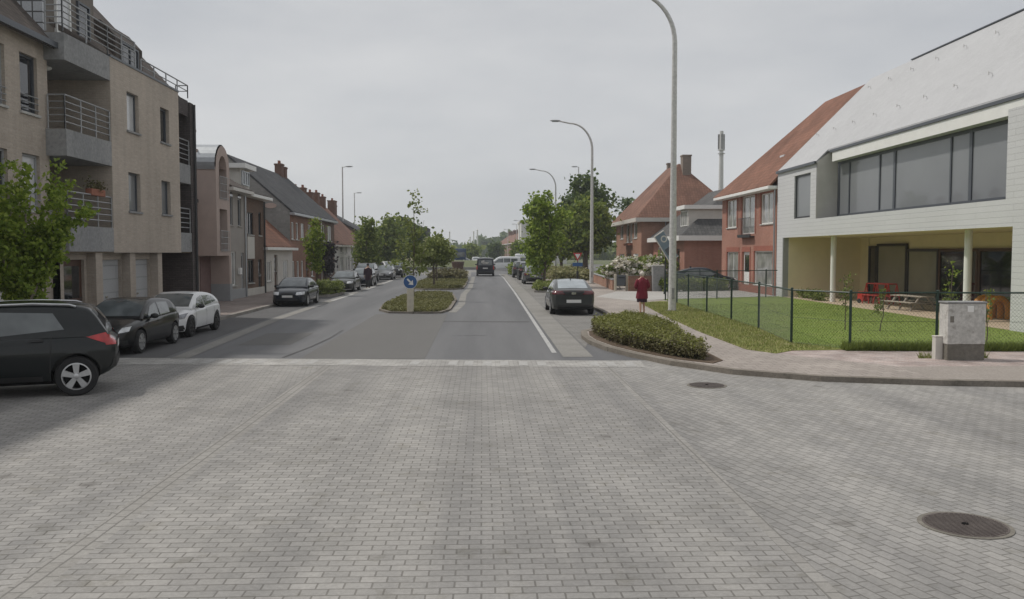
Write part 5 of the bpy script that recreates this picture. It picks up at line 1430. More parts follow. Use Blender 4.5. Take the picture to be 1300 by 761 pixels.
BRAKE = dict(HATCH, L=4.63, r=.335, ro=.95, wb=2.70, H=1.43, belt=.90,
  hw=[(0,.66),(.1,.82),(.4,.94),(.9,1),(3.5,1),(4.0,.93),(4.4,.80),(4.63,.5)],
  zb=[(0,.40),(.2,.28),(.5,.2),(3.9,.18),(4.4,.20),(4.63,.32)],
  zs=[(0,.76),(.15,.88),(.6,.93),(3.2,.86),(3.9,.78),(4.4,.66),(4.63,.50)],
  zt=[(0,.82),(.12,.93),(.4,.97),(3.2,.94),(3.6,.90),(4.2,.79),(4.5,.66),(4.63,.54)],
  cab=[(.14,.91),(.34,1.08),(.75,1.27),(1.2,1.37),(1.9,1.425),(2.4,1.40),(2.85,1.26),(3.5,.93)],
  side=[[(1.3,.99),(2.1,.95),(2.1,1.30),(1.3,1.27)],[(2.17,.95),(3.1,.93),(2.68,1.22),(2.17,1.31)],[(.72,1.06),(1.24,1.0),(1.24,1.25),(1.0,1.2)]],
  ws=(2.55,3.40,.60,.70), hl=[[(.45,.56),(.80,.64),(.82,.80),(.50,.70)]], hlmat='headlamp_dark',
  grille=[[(-.42,.42),(.42,.42),(.36,.64),(-.36,.64)],[(-.8,.24),(-.48,.24),(-.42,.42),(-.78,.42)],[(.48,.24),(.8,.24),(.78,.42),(.42,.42)]],
  plates=[('F',[(-.26,.34),(.26,.34),(.26,.45),(-.26,.45)]),('B',[(-.26,.6),(.26,.6),(.26,.71),(-.26,.71)])],
  seams=[[(1.35,.4),(1.365,.4),(1.25,.92),(1.235,.92)],[(2.13,.3),(2.145,.3),(2.145,.93),(2.13,.93)],[(3.25,.34),(3.265,.34),(3.2,.92),(3.185,.92)]], mirror=(2.88,.97), rim='rim_dark')
SEDAN = dict(HATCH, L=4.48, W=1.73, H=1.42, r=.315, ro=.98, wb=2.61, belt=.92,
  hw=[(0,.74),(.1,.88),(.4,.96),(.9,1),(3.5,1),(4.0,.95),(4.35,.82),(4.48,.66)],
  zb=[(0,.40),(.2,.28),(.6,.2),(3.8,.18),(4.3,.20),(4.48,.30)],
  zs=[(0,.78),(.15,.88),(.6,.90),(3.2,.86),(3.9,.78),(4.3,.68),(4.48,.55)],
  zt=[(0,.84),(.12,.95),(.5,.98),(3.0,.95),(3.4,.92),(4.1,.82),(4.36,.72),(4.48,.60)],
  cab=[(.55,.93),(.85,1.10),(1.15,1.29),(1.5,1.385),(2.1,1.415),(2.5,1.39),(2.9,1.22),(3.4,.94)],
  side=[[(1.25,.98),(2.05,.96),(2.05,1.30),(1.42,1.28)],[(2.12,.96),(3.0,.95),(2.68,1.2),(2.12,1.30)]],
  ws=(2.62,3.32,.58,.66), rw=('T', [(.72,-.6),(1.3,-.52),(1.3,.52),(.72,.6)]),
  hl=[[(.42,.58),(.78,.60),(.78,.74),(.44,.72)]], grille=[[(-.34,.44),(.34,.44),(.3,.70),(-.3,.70)],[(-.7,.24),(.7,.24),(.68,.36),(-.68,.36)]],
  plates=[('F',[(-.26,.46),(.26,.46),(.26,.57),(-.26,.57)]),('B',[(-.26,.6),(.26,.6),(.26,.71),(-.26,.71)])],
  seams=[[(2.08,.3),(2.095,.3),(2.095,.93),(2.08,.93)]], mirror=(2.85,.97))
FAST = dict(HATCH, L=4.47, W=1.82, H=1.45, r=.325, ro=.92, wb=2.70, belt=.93,
  hw=[(0,.80),(.08,.90),(.3,.97),(.9,1),(3.5,1),(4.0,.94),(4.35,.80),(4.47,.6)],
  zb=[(0,.36),(.15,.26),(.6,.2),(3.8,.18),(4.3,.20),(4.47,.32)],
  zs=[(0,.86),(.1,.95),(.4,.97),(3.2,.88),(3.9,.80),(4.3,.68),(4.47,.5)],
  zt=[(0,.94),(.1,1.04),(.35,1.07),(1,1.0),(3.2,.96),(3.6,.92),(4.2,.80),(4.4,.66),(4.47,.54)],
  cab=[(.22,1.02),(.6,1.16),(1.1,1.32),(1.6,1.42),(2.1,1.445),(2.5,1.40),(2.9,1.24),(3.45,.95)],
  side=[[(1.0,1.02),(1.95,.97),(1.95,1.33),(1.25,1.27)],[(2.02,.97),(3.05,.95),(2.6,1.24),(2.02,1.34)]],
  ws=(2.6,3.36,.6,.7), rw=('T', [(.42,-.62),(1.6,-.54),(1.6,.54),(.42,.62)], 'carglass_sky'),
  tl=[('B',[(.34,.86),(.86,.86),(.84,1.02),(.46,.98)]),('L',[(.03,.86),(.4,.9),(.4,1.0),(.05,1.0)])], tlmat='taillamp_dark',
  bumper=[[(-.8,.30),(.8,.30),(.78,.44),(-.78,.44)],[(-.45,.80),(.45,.80),(.42,1.0),(-.42,1.0)]],
  plates=[('B',[(-.30,.52),(.30,.52),(.30,.65),(-.30,.65)]),('F',[(-.26,.4),(.26,.4),(.26,.5),(-.26,.5)])], badge=('B',[(-.09,.86),(.09,.86),(.09,.95),(-.09,.95)]),
  mirror=(2.9,1.0), aerial=(1.5,1.42))
VAN = dict(L=4.95, W=1.92, H=1.95, r=.34, ro=.95, wb=3.0, belt=1.05, hb=.96, ht=.86,
  hw=[(0,.94),(.06,.98),(.3,1),(4.0,1),(4.5,.94),(4.8,.84),(4.95,.66)],
  zb=[(0,.36),(.15,.28),(.6,.22),(4.2,.2),(4.7,.22),(4.95,.34)],
  zs=[(0,1.0),(.2,1.04),(3.4,1.02),(4.2,.96),(4.75,.8),(4.95,.6)],
  zt=[(0,1.06),(.2,1.1),(3.4,1.1),(4.1,1.08),(4.6,.95),(4.85,.78),(4.95,.65)],
  cab=[(.03,1.05),(.07,1.4),(.13,1.78),(.25,1.9),(.8,1.94),(2.2,1.95),(3.0,1.9),(3.5,1.6),(4.15,1.08)],
  side=[[(.5,1.15),(1.4,1.15),(1.4,1.68),(.5,1.68)],[(1.5,1.15),(2.4,1.15),(2.4,1.7),(1.5,1.7)],[(2.5,1.15),(3.7,1.13),(3.2,1.6),(2.5,1.7)]],
  ws=(3.1,4.05,.7,.78), rw=('B',[(-.72,1.2),(.72,1.2),(.68,1.72),(-.68,1.72)]),
  hl=[[(.5,.66),(.85,.7),(.82,.92),(.52,.86)]], tl=[('B',[(.80,.72),(.93,.72),(.92,1.15),(.82,1.15)]),('L',[(.04,.72),(.14,.72),(.14,1.15),(.06,1.15)])],
  grille=[[(-.5,.4),(.5,.4),(.48,.62),(-.48,.62)]], bumper=[[(-.85,.36),(.85,.36),(.84,.5),(-.84,.5)]],
  plates=[('B',[(-.26,.8),(.26,.8),(.26,.91),(-.26,.91)])], mirror=(3.6,1.2), handles=[], seams=[[(1.44,.4),(1.455,.4),(1.455,1.1),(1.44,1.1)],[(2.44,.4),(2.455,.4),(2.455,1.1),(2.44,1.1)]])

FWD = R(90)      # pointing away from the camera
BACK = R(-90)    # pointing towards the camera
# near car turning out at the left edge: rear wheel at about (-7.1, 15.4)
hd = R(180 + 20)
def place(S, wheel_xy, heading):
    """centre position so that the visible-side rear wheel stands at wheel_xy"""
    x = S['ro'] - S['L']/2; y = None
    return x
sx = SUV['ro'] - SUV['L']/2; sy = SUV['W']/2 - .12    # left rear wheel in car coordinates
cx_ = -7.1 - (math.cos(hd)*sx - math.sin(hd)*sy); cy_ = 15.35 - (math.sin(hd)*sx + math.cos(hd)*sy)
suv = car('parked_car', 'black compact sport utility car at the left edge of the junction, seen from its side', 'car', (cx_, cy_, .004), hd, SUV, 'paint_blackgreen')
car('parked_car', 'black hatchback with bright oval headlamps parked before the apartment block garages', 'car', (-9.25, 23.0-.12, .004), BACK, dict(HATCH), 'paint_black', sc=0.9)
car('parked_car', 'white estate car with dark wheels parked behind the black hatchback', 'car', (-9.4, 27.15, .004), BACK, BRAKE, 'paint_white', sc=0.9)
car('parked_car', 'dark blue sedan parked alone in front of the low white house', 'car', (-8.98, 42.3, .004), BACK, SEDAN, 'paint_navy', sc=0.92)
car('parked_car', 'grey sedan parked just behind the planted bed on the left', 'car', (-8.95, 57.2, .004), BACK, dict(SEDAN, wsmat='carglass_lit'), 'paint_iron', sc=0.92)
car('parked_car', 'dark hatchback parked behind the grey sedan on the left', 'car', (-8.98, 66.0, .004), BACK, dict(HATCH), 'paint_navy', sc=0.92)
car('parked_car', 'tall dark sport utility car parked near the cottages on the left', 'car', (-9.9, 74.5, .004), BACK, dict(SUV), 'paint_iron')
car('parked_car', 'silver grey hatchback further along the left parking lane', 'car', (-9.0, 81, .004), BACK, dict(HATCH), 'paint_grey', sc=0.92)
car('parked_car', 'dark car at the far end of the left parking lane', 'car', (-8.8, 88.5, .004), BACK, dict(SUV), 'paint_black')
car('parked_car', 'white car near the far left bend beyond the parking lane', 'car', (-11.2, 104, .004), R(-60), dict(HATCH), 'paint_white', detail=1)
car('parked_car', 'dark grey fastback seen from behind in the right parking bay', 'car', (3.64, 36.4, .006), FWD, FAST, 'paint_iron', sc=0.97)
car('parked_car', 'grey hatchback seen from behind beyond the young tree on the right', 'car', (4.15, 70.0, .006), FWD, dict(HATCH, tlmat='taillamp_dark', rw=('B', [(-.6,1.0),(.6,1.0),(.5,1.3),(-.5,1.3)])), 'paint_grey')
car('parked_car', 'black hatchback in front of the grey one in the right parking bay', 'car', (4.2, 80.5, .006), FWD, dict(SUV, tlmat='taillamp_dark'), 'paint_black')
car('parked_car', 'dark sport utility car, farthest of the three in the right parking bay', 'car', (3.95, 88, .006), FWD, dict(SUV, tlmat='taillamp_dark'), 'paint_iron')
van = car('van', 'black van with a pale emblem on its rear window driving away', 'van', (.35, 94.2, 0), FWD, VAN, 'paint_vanblack')
m = MB()
for (x0, z0, x1, z1) in ((-.42,1.62,-.28,1.40),(-.28,1.40,-.10,1.66),(-.2,1.5,.05,1.42),(.05,1.48,.2,1.38),(.2,1.46,.36,1.4),(-.3,1.34,.3,1.30)):
    m.box(min(x0,x1),max(x0,x1),-2.50,-2.485,min(z0,z1),max(z0,z1)+.02)
em = m.build('emblem', M['offwhite'], van); em.rotation_euler = (0, 0, R(-90)); em.location = (0.02, 0, 0)
car('van', 'tall white van standing beyond the parked cars past the right bay', 'van', (5.9, 133, 0), FWD, dict(VAN, H=2.35, cab=[(p[0], p[1] + max(0, p[1]-1.05)*.44) for p in VAN['cab']]), 'paint_white', detail=1)
car('van', 'white minivan crossing the roundabout to the right of the black van', 'van', (2.9, 121, .0), R(184), dict(VAN), 'paint_white', detail=1)
car('parked_car', 'dark blue car in the driveway behind the fence, seen from the side', 'car', (14.2, 55.5, .11), R(-6), dict(FAST), 'paint_navy')
for k, (x, y, hdg, S, pm, lab) in enumerate(((-9.5,172,R(-90),SUV,'paint_grey','grey car left of the blue lorry on the far side of the roundabout'),(-3.4,171,R(-80),HATCH,'paint_silver','silver car just right of the blue lorry at the roundabout'),
        (-1.2,176,R(-85),SUV,'paint_white','white car on the roundabout left of the black van'),(-20,134,R(10),HATCH,'paint_silver','silver car leaving the roundabout on the left'),(6.2,132,R(180),SUV,'paint_blue','blue car on the roundabout right of the white minivan'),(-12.0,178,R(-95),HATCH,'paint_white','small white car farthest left behind the roundabout'))):
    car('car', lab, 'car', (x, y, 0), hdg, dict(S), pm, 'cars around the roundabout', detail=0)
# lorry
lo = thing('lorry', 'blue lorry cab facing the camera across the roundabout', 'lorry', (-4.3,170,0), BACK)
MB().box(-4.5,2.2,-1.2,1.2,1.1,3.3).build('cargo_box', M['paint_blue'], lo, bevel=.05)
cb = MB().prismx([(-1.2,.6),(1.2,.6),(1.2,2.6),(1.05,3.1),(-1.05,3.1),(-1.2,2.6)], 2.3, 4.2).build('cab', M['paint_blue'], lo, bevel=.06)
MB().box(4.2,4.23,-1.0,1.0,1.7,2.6).build('windscreen', M['carglass'], lo); MB().box(4.2,4.24,-1.15,1.15,.6,1.1).build('bumper', M['paint_silver'], lo)
for x in (3.2,-1.6,-3):
    for s in (1,-1): wheel(lo, x, s*1.0, .5, .3, 'rim_dark')
for s in (1,-1): MB().box(4.235,4.26,s*.85-.18,s*.85+.18,.95,1.15).build('headlight', M['headlamp'], lo)

# ------------------------------------------------------------------ street furniture
def lamp(label, x, y, top, arm, r0=.135, flip=1, name='street_lamp', group='curved street lamps on the right'):
    t = thing(name, label, 'lamp post', (x, y, .1), 0, group)
    pts = [(0,0,-.1),(0,0,.05),(0,0,3),(0,0,6),(0,0,top-2.3)]
    rs = [r0*1.05, r0, r0*.86, r0*.72, r0*.6]
    for k in range(1, 13):
        a = math.pi/2*k/12
        pts.append((-flip*arm*.62*(1-math.cos(a)), 0, top-2.3+2.0*math.sin(a))); rs.append(r0*(.6-.02*k))
    pts.append((-flip*arm*.95, 0, top-.12)); rs.append(r0*.34)
    MB().tube(pts, rs, 14).build('pole', M['steel'], t, smooth=True)
    MB().sphere((-flip*(arm+.1), 0, top-.10), .42, .13, .075, 14, 8).build('lamp_head', M['greypanel'], t, smooth=True)
    MB().box(-flip*(arm+.1)-.25, -flip*(arm+.1)+.25, -.09, .09, top-.19, top-.155).build('lamp_glass', M['headlamp_dark'], t)
    MB().lathe([(r0*1.9,-.02),(r0*1.9,.02),(r0*1.2,.04)], 16).build('base_plate', M['concrete_base'], t)
    MB().box(-.05,.05,-r0-.012,-r0*.9,.5,.95).build('service_door', M['concrete'], t)
    return t
lamp('nearest tall curved street lamp, its pole in front of the parked driveway car', 7.83, 35.4, 13.2, 2.9, .165)
lamp('second tall curved street lamp, standing behind the dark grey fastback', 8.48, 66.9, 12.6, 2.75, .16)
lamp('third curved street lamp, rising out of the bright young tree on the right', 8.95, 105.5, 12.6, 2.75, .15)
def tlamp(label, x, y, h, side, arm=1.2):
    t = thing('street_lamp', label, 'lamp post', (x, y, 0), 0, 'straight street lamps in the distance')
    MB().tube([(0,0,0),(0,0,4),(0,0,h)], [.14,.11,.07], 10).build('pole', M['steel'], t, smooth=True)
    MB().tube([(0,0,h-.05),(side*arm,0,h+.03)], .04, 8).build('arm', M['steel'], t, smooth=True)
    MB().sphere((side*(arm+.3),0,h+.04), .45, .16, .09, 12, 8).build('lamp_head', M['greypanel'], t, smooth=True)
    return t
tlamp('tall straight street lamp rising behind the orange roofs on the left', -16.6, 104.5, 12.7, 1, .5)
tlamp('smaller looking straight lamp right of the tall one above the left chimneys', -21.4, 147, 12.5, 1, .5)
tlamp('straight street lamp with a crossbar head above the dark tree on the right', 13.9, 125, 14.8, -1, .3)
for k, (px, y, h) in enumerate(((6.6,190,9.5),(7.6,230,10),(6.2,262,9.5))):
    tlamp(['slender lamp against the sky left of the pale shop','lamp in front of the distant brick gables','lamp farthest along the distant right road'][k], px*1.0+1.6, y, h, -1, .6)
def mast(label, x, y, h):
    t = thing('flag_pole', label, 'flag pole', (x, y, 0), 0, 'white poles at the roundabout')
    MB().tube([(0,0,0),(0,0,h)], [.28,.16], 10).build('pole', M['white'], t, smooth=True); MB().sphere((0,0,h),.22,.22,.22).build('cap', M['white'], t)
for x, y, h, lab in ((-8.0,215,7.6,'white pole standing alone left of the roundabout centre'),(-3.0,220,6.4,'thin pale pole between the other white poles'),(-2.0,208,7.5,'left one of two adjacent white poles above the black van'),(-1.1,208,7.9,'right one of two adjacent white poles above the black van')):
    mast(lab, x, y, h)
# telecom mast
tm = thing('telecom_mast', 'slim grey telecom mast with antenna panels behind the brick houses', 'mast', (41.5, 150, 0))
MB().tube([(0,0,0),(0,0,12),(0,0,23.5)], [.55,.45,.32], 12).build('pole', M['steel'], tm, smooth=True)
for k in range(3):
    a = k*2.09+.4
    MB().box(-.16,.16,-.1,.1,20.4,23.0).build('antenna_panel', M['concrete'], tm, bevel=.03).location = (.5*math.cos(a), .5*math.sin(a), 0)
m = MB()
for z in (19.6, 20.2): m.lathe([(.62,z),(.62,z+.1)], 14)
m.build('platform', M['steel'], tm)
# blue arrow sign on its concrete bollard
sg = thing('traffic_sign', 'round blue keep right sign on a cream bollard at the tip of the island', 'traffic sign', (-2.95, 35.75, .06))
MB().prism([(-.135,-.1),(.135,-.1),(.135,.1),(-.135,.1)], 0, .98).build('bollard', M['post_cream'], sg, bevel=.03)
MB().tube([(0,.0,.9),(0,0,1.1)], .04, 8).build('post', M['darksteel'], sg)
ds = MB().lathe([(.27,0),(.27,.03)], 36, (0,-.06,1.24), 'y').build('disc', M['sign_blue'], sg)
MB().lathe([(.285,0),(.285,.028)], 36, (0,-.055,1.24), 'y').build('rim', M['white'], ds)
m = MB(); c45 = math.sqrt(.5)
def rot45(x, z): return (x*c45 + z*c45, -x*c45 + z*c45)
for q in ([(-.17,.035),(.04,.035),(.04,-.035),(-.17,-.035)], [(.18,0),(.02,-.13),(.02,.13)]):
    pts = [rot45(*p) for p in q]
    m.poly([(p[0],-.064,1.24+p[1]) for p in pts])
m.build('arrow', M['white'], ds)
# give way sign with a blue plate
gw = thing('traffic_sign', 'red and white give way triangle above a blue plate beside the right pavement', 'traffic sign', (7.95, 72, .1)); gw.scale = (.84, .84, .9)
MB().tube([(0,0,0),(0,0,2.75)], .04, 8).build('post', M['darksteel'], gw)
MB().tube([(0,0,0),(0,0,.95)], .12, 10).build('post_sleeve', M['trim'], gw)
tr_ = MB().poly([(-.46,-.06,2.65),(0,-.06,1.86),(.46,-.06,2.65)]).poly([(.46,-.045,2.65),(0,-.045,1.86),(-.46,-.045,2.65)]).build('triangle', M['sign_red'], gw)
MB().poly([(-.27,-.065,2.54),(0,-.065,2.08),(.27,-.065,2.54)]).build('white_field', M['white'], tr_)
MB().box(-.5,.5,-.06,-.04,1.42,1.74).build('plate', M['sign_blue'], gw)
# tilted board by the gate
tb_ = thing('tilted_board', 'tilted pale blue board with a ring emblem leaning behind the nearest lamp post', 'sign', (10.45, 49.5, .1))
MB().tube([(.05,.1,0),(.1,.06,2.0),(.1,.05,3.0)], .045, 8).build('post', M['darksteel'], tb_)
bd = MB().box(-.32,.32,-.03,.03,-.85,.85).build('board', M['sign_back'], tb_, bevel=.01); bd.location = (.12,0,2.75); bd.rotation_euler = (0, R(-33), R(12))
m = MB().box(-.34,-.30,-.04,.04,-.87,.87).box(-.30,.34,-.04,.04,.84,.88).box(-.30,.34,-.04,.04,-.88,-.84); m.build('edge', M['offwhite'], bd)
m = MB()
for k in range(20):
    a0, a1 = 2*math.pi*k/20, 2*math.pi*(k+1)/20
    m.poly([(.1+.2*math.cos(a0),-.035,.45+.2*math.sin(a0)),(.1+.2*math.cos(a1),-.035,.45+.2*math.sin(a1)),(.1+.13*math.cos(a1),-.035,.45+.13*math.sin(a1)),(.1+.13*math.cos(a0),-.035,.45+.13*math.sin(a0))])
m.build('ring_emblem', M['offwhite'], bd)
MB().box(-.2,.22,-.036,-.032,-.5,-.1).build('dark_field', M['frame_grey'], bd)
# electricity cabinet and marker post
ec = thing('utility_cabinet', 'weathered concrete utility cabinet with a darker base at the school fence', 'cabinet', (10.78, 19.05, .1))
MB().box(-.43,.43,-.19,.19,.36,1.27).build('body', M['cabinet_concrete'], ec, bevel=.012)
MB().box(-.42,.42,-.18,.18,-.02,.358).build('base', M['concrete_base'], ec, bevel=.01)
MB().box(-.45,.45,-.21,.21,1.272,1.31).build('lid', M['concrete'], ec, bevel=.01)
MB().box(.0,.14,-.205,-.192,1.08,1.22).build('label_plate', M['white'], ec)
MB().box(-.38,-.30,-.20,-.192,.85,.99).build('lock', M['concrete_base'], ec)
mp_ = thing('marker_post', 'short white marker post left of the concrete utility cabinet', 'post', (10.28, 19.15, .1))
MB().box(-.085,.085,-.08,.08,-.02,.5).build('post', M['offwhite'], mp_, bevel=.01); MB().box(-.095,.095,-.09,.09,.502,.53).build('cap', M['offwhite'], mp_, bevel=.008)
# manholes
def manhole(label, x, y, r):
    t = thing('manhole_cover', label, 'manhole cover', (x, y, .004))
    MB().lathe([(r,0),(r,.008),(r*.93,.009)], 40).build('frame', M['concrete_base'], t)
    c = MB().lathe([(r*.90,0),(r*.90,.012),(.001,.012)], 40).build('cover', M['iron'], t)
    m = MB()
    for k in range(-13, 14):
        d = k*r*.062; hlf = math.sqrt(max(0, (r*.84)**2 - d*d))
        m.box(-hlf, hlf, d-.006, d+.006, .0125, .016)
    m.build('ribs', M['iron'], c); MB().lathe([(.03,.0125),(.03,.022)], 10).build('key_hole', M['well'], c)
    t.rotation_euler = (0, 0, R(25))
manhole('large ribbed iron manhole cover near the bottom right of the junction', 4.42, 7.67, .40)
manhole('small worn manhole cover near the kerb below the shrub bed', 4.22, 16.05, .37)
# waste bin on the apron
wb2 = thing('planter_tub', 'dark brown tub standing on the paved tip before the roundabout', 'planter', (-2.9, 104, .0))
MB().lathe([(.55,0),(.75,1.3),(.82,1.35),(.78,1.45),(.6,1.45)], 18).build('tub', M['door_brown'], wb2, smooth=True)
MB().lathe([(.58,1.38),(.57,1.4)], 16).build('soil', M['soil'], wb2)
# garden walls, gate pillars, mailbox
gw1 = thing('garden_wall', 'low brick garden wall along the right pavement before the roses', 'wall', (0,0,0))
m = MB(); pts = strip_pts([(8.45,55.2),(9.0,66),(9.3,73.5)], .22); n = 3
for k in range(2): m.prism([pts[k],pts[k+1],pts[2*n-2-k],pts[2*n-1-k]], .05, .75)
m.build('wall', M['br_hip'], gw1)
m = MB(); pts = strip_pts([(8.45,55.2),(9.0,66),(9.3,73.5)], .3)
for k in range(2): m.prism([pts[k],pts[k+1],pts[2*n-2-k],pts[2*n-1-k]], .752, .80)
m.build('coping', M['concrete'], gw1)
gw2 = thing('garden_wall', 'brown brick wall beside the gate behind the walking woman', 'wall', (9.5,53.9,.1))
MB().box(-.35,1.3,-.11,.11,-.05,.95).build('wall', M['br_red'], gw2); MB().box(-.37,1.32,-.15,.15,.952,1.0).build('coping', M['concrete_base'], gw2)
mb_ = thing('letter_box', 'dark letter box between two pale posts by the low brick wall', 'letter box', (8.75,54.3,.1))
for x in (-.36,.36): MB().box(x-.07,x+.07,-.07,.07,-.05,1.05).build('post', M['post_cream'], mb_, bevel=.01)
MB().box(-.28,.28,-.16,.12,.32,1.0).build('box', M['frame_grey'], mb_, bevel=.02); MB().box(-.2,.2,-.167,-.162,.8,.85).build('slot', M['well'], mb_)
gp = thing('gate_pillar', 'broad grey rendered gate pillar right of the walking woman', 'pillar', (10.95,53.6,.1))
MB().box(-.36,.36,-.25,.25,-.05,1.55).build('pillar', M['concrete'], gp, bevel=.01); MB().box(-.40,.40,-.29,.29,1.552,1.62).build('cap', M['concrete_lt'], gp, bevel=.01)
# ---- school fence of green wire mesh
def fence(label, pts, h, posts, name='mesh_fence', gap=.09):
    t = thing(name, label, 'fence', (pts[0][0], pts[0][1], .1)); ox, oy = pts[0]
    P = [(p[0]-ox, p[1]-oy) for p in pts]
    m = MB(); wires = MB()
    for a, b in zip(P[:-1], P[1:]):
        ln = math.hypot(b[0]-a[0], b[1]-a[1]); ux, uy = (b[0]-a[0])/ln, (b[1]-a[1])/ln
        k = -h
        while k < ln:
            for s in (0, 1):
                u0, z0, u1, z1 = k, 0.0, k+h, h
                if u0 < 0: z0 = -u0; u0 = 0
                if u1 > ln: z1 = h-(u1-ln); u1 = ln
                if s: z0, z1 = h-z0, h-z1
                if u1 - u0 > .02:
                    wires.tube([(a[0]+ux*u0, a[1]+uy*u0, z0+.02), (a[0]+ux*u1, a[1]+uy*u1, z1+.02)], .0022, 3, False)
            k += gap
        for z in (.05, h*.5, h): wires.tube([(a[0],a[1],z),(b[0],b[1],z)], .004 if z < h else .022, 5)
    wires.build('mesh', M['green_post'], t, uv=False)
    for q in posts:
        o = MB().tube([(0,0,-.15),(0,0,h+.04)], .035, 8).sphere((0,0,h+.04),.04,.04,.03,8,5).build('post', M['green_post'], t, smooth=True, uv=False)
        o.location = (q[0]-ox, q[1]-oy, 0)
    return t
fence('green wire mesh fence along the grass verge between the pavement and the school lawn', [(9.2,42.5),(9.15,38.4),(8.95,33),(8.75,27.2),(8.15,22.5),(9.05,20.95)], 1.42,
      [(9.2,42.5),(9.18,40.5),(9.12,38),(8.98,34.3),(8.84,30.4),(8.73,27.0),(8.15,22.5)])
fence('green wire mesh fence across the front of the school lawn behind the cabinet', [(9.05,20.95),(12.0,20.75),(16,20.4),(24,20.0)], 1.42, [(9.05,20.95),(11.15,20.82),(14.6,20.55),(18.2,20.3)])
fence('rear green mesh fence between the lawn and the brick house driveway', [(9.25,43.4),(12.2,44.6),(15.9,46.2)], 1.45, [(9.25,43.4),(12.2,44.6),(15.2,45.9)])

# ---- school garden things
bn = thing('picnic_table', 'low weathered wooden picnic table on the sandy school terrace', 'table', (17.75, 35.2, .13), R(-78))
m = MB()
for k in range(4): m.box(-.95,.95,-.30+k*.155,-.30+k*.155+.14,.56,.60)
m.build('tabletop', M['wood_grey'], bn, bevel=.006)
for s in (-1,1): MB().box(-.95,.95,s*.62-.13,s*.62+.13,.33,.37).build('bench', M['wood_grey'], bn, bevel=.006)
for x in (-.7,0,.7):
    for s in (-1,1):
        MB().tube([(x,s*.62,0),(x,s*.18,.56)], .04, 6).build('leg', M['wood_grey'], bn)
    MB().box(x-.03,x+.03,-.66,.66,.28,.33).build('crossbar', M['wood_grey'], bn)
rd = thing('climbing_toy', 'red tubular play frame standing against the porch of the school', 'toy', (18.3, 39.3, .13), R(-70)); rd.scale = (.82, .82, .9)
m = MB()
for s in (-1,1):
    for x in (-.9,-.1,.7):
        m.tube([(x,s*.35,0),(x+.25,s*.3,1.05)], .032, 6); m.tube([(x+.5,s*.35,.0),(x+.25,s*.3,1.05)], .032, 6)
    m.tube([(-.65,s*.3,1.05),(.95,s*.3,1.05)], .035, 6); m.tube([(-.9,s*.35,.45),(1.2,s*.35,.45)], .03, 6)
for x in (-.65,.15,.95): m.tube([(x,-.3,1.05),(x,.3,1.05)], .03, 6)
m.build('frame', M['red_paint'], rd, smooth=True)
rb = MB().box(-1.35,-.95,-.3,.3,.1,.6).build('seat_box', M['red_paint'], rd, bevel=.03); MB().lathe([(.12,-.03),(.12,.03)],14,(-1.15,-.34,.12),'y').build('wheel', M['tyre'], rd)
ob = thing('play_arch', 'orange plastic play arches on the terrace behind the utility cabinet', 'toy', (18.3, 30.4, .13), R(-78))
for k in range(3):
    m = MB(); m.tube([(k*.34-.4,-.4,0)] + [(k*.34-.4,-.4*math.cos(math.pi*j/8),.35+.4*math.sin(math.pi*j/8)) for j in range(9)] + [(k*.34-.4,.4,0)], .11, 8)
    m.build('arch', M['orange_plastic'], ob, smooth=True)
for k, (x, y, h, lab) in enumerate(((11.2,26.3,1.9,'thin staked sapling on the lawn near the left fence corner'),(12.1,25.9,1.4,'small sparse sapling on the lawn in front of the red play frame'),(12.25,22.3,2.3,'leafy sapling beside the fence post left of the utility cabinet'),(13.4,22.5,1.6,'bushy sapling on the lawn behind the utility cabinet'))):
    tree(lab, (x,y,.11), h, h*.35, [(0,0,h*.6,.17,.17,h*.2),(.08,0,h*.85,.14,.14,h*.13),(-.1,0,h*.45,.17,.17,h*.1)], 'leaf_mid' if k > 1 else 'leaf_olive', .015, 26, 9, .05, .06, 700+k*7, limbs=4, name='sapling', shell=.2)
for k, (x, y, w_, lab) in enumerate(((16.9,44.5,1.0,'low brown planting at the foot of the left porch wall'),(16.7,42.6,.8,'low dark shrub beside the left porch column'),(19.8,40.8,1.0,'reddish plants under the glazed porch door'))):
    bush('porch_shrub', lab, 'shrub', (x,y,.13), [(0,0,.22,.35,w_,.22)], 'leaf_olive' if k != 2 else 'leaf_shrub', 36, 16, .09, .1, 720+k*5)

# ------------------------------------------------------------------ the walking woman
def skin(name, verts, edges, radii, mat, parent, sub=2):
    me = bpy.data.meshes.new(name); me.from_pydata(verts, edges, []); me.update()
    o = bpy.data.objects.new(name, me); COL.objects.link(o)
    sm_ = o.modifiers.new('skin', 'SKIN'); sm_.use_smooth_shade = True
    sd = o.modifiers.new('sub', 'SUBSURF'); sd.levels = sub; sd.render_levels = sub
    lay = me.skin_vertices[0].data
    for k, r in enumerate(radii):
        lay[k].radius = r if isinstance(r, tuple) else (r, r)
        lay[k].use_root = (k == 0)
    dg = bpy.context.evaluated_depsgraph_get()
    m2 = bpy.data.meshes.new_from_object(o.evaluated_get(dg))
    bpy.data.objects.remove(o)
    m2.materials.clear()
    for p in m2.polygons: p.use_smooth = True
    return mesh_obj(name, m2, mat, parent)

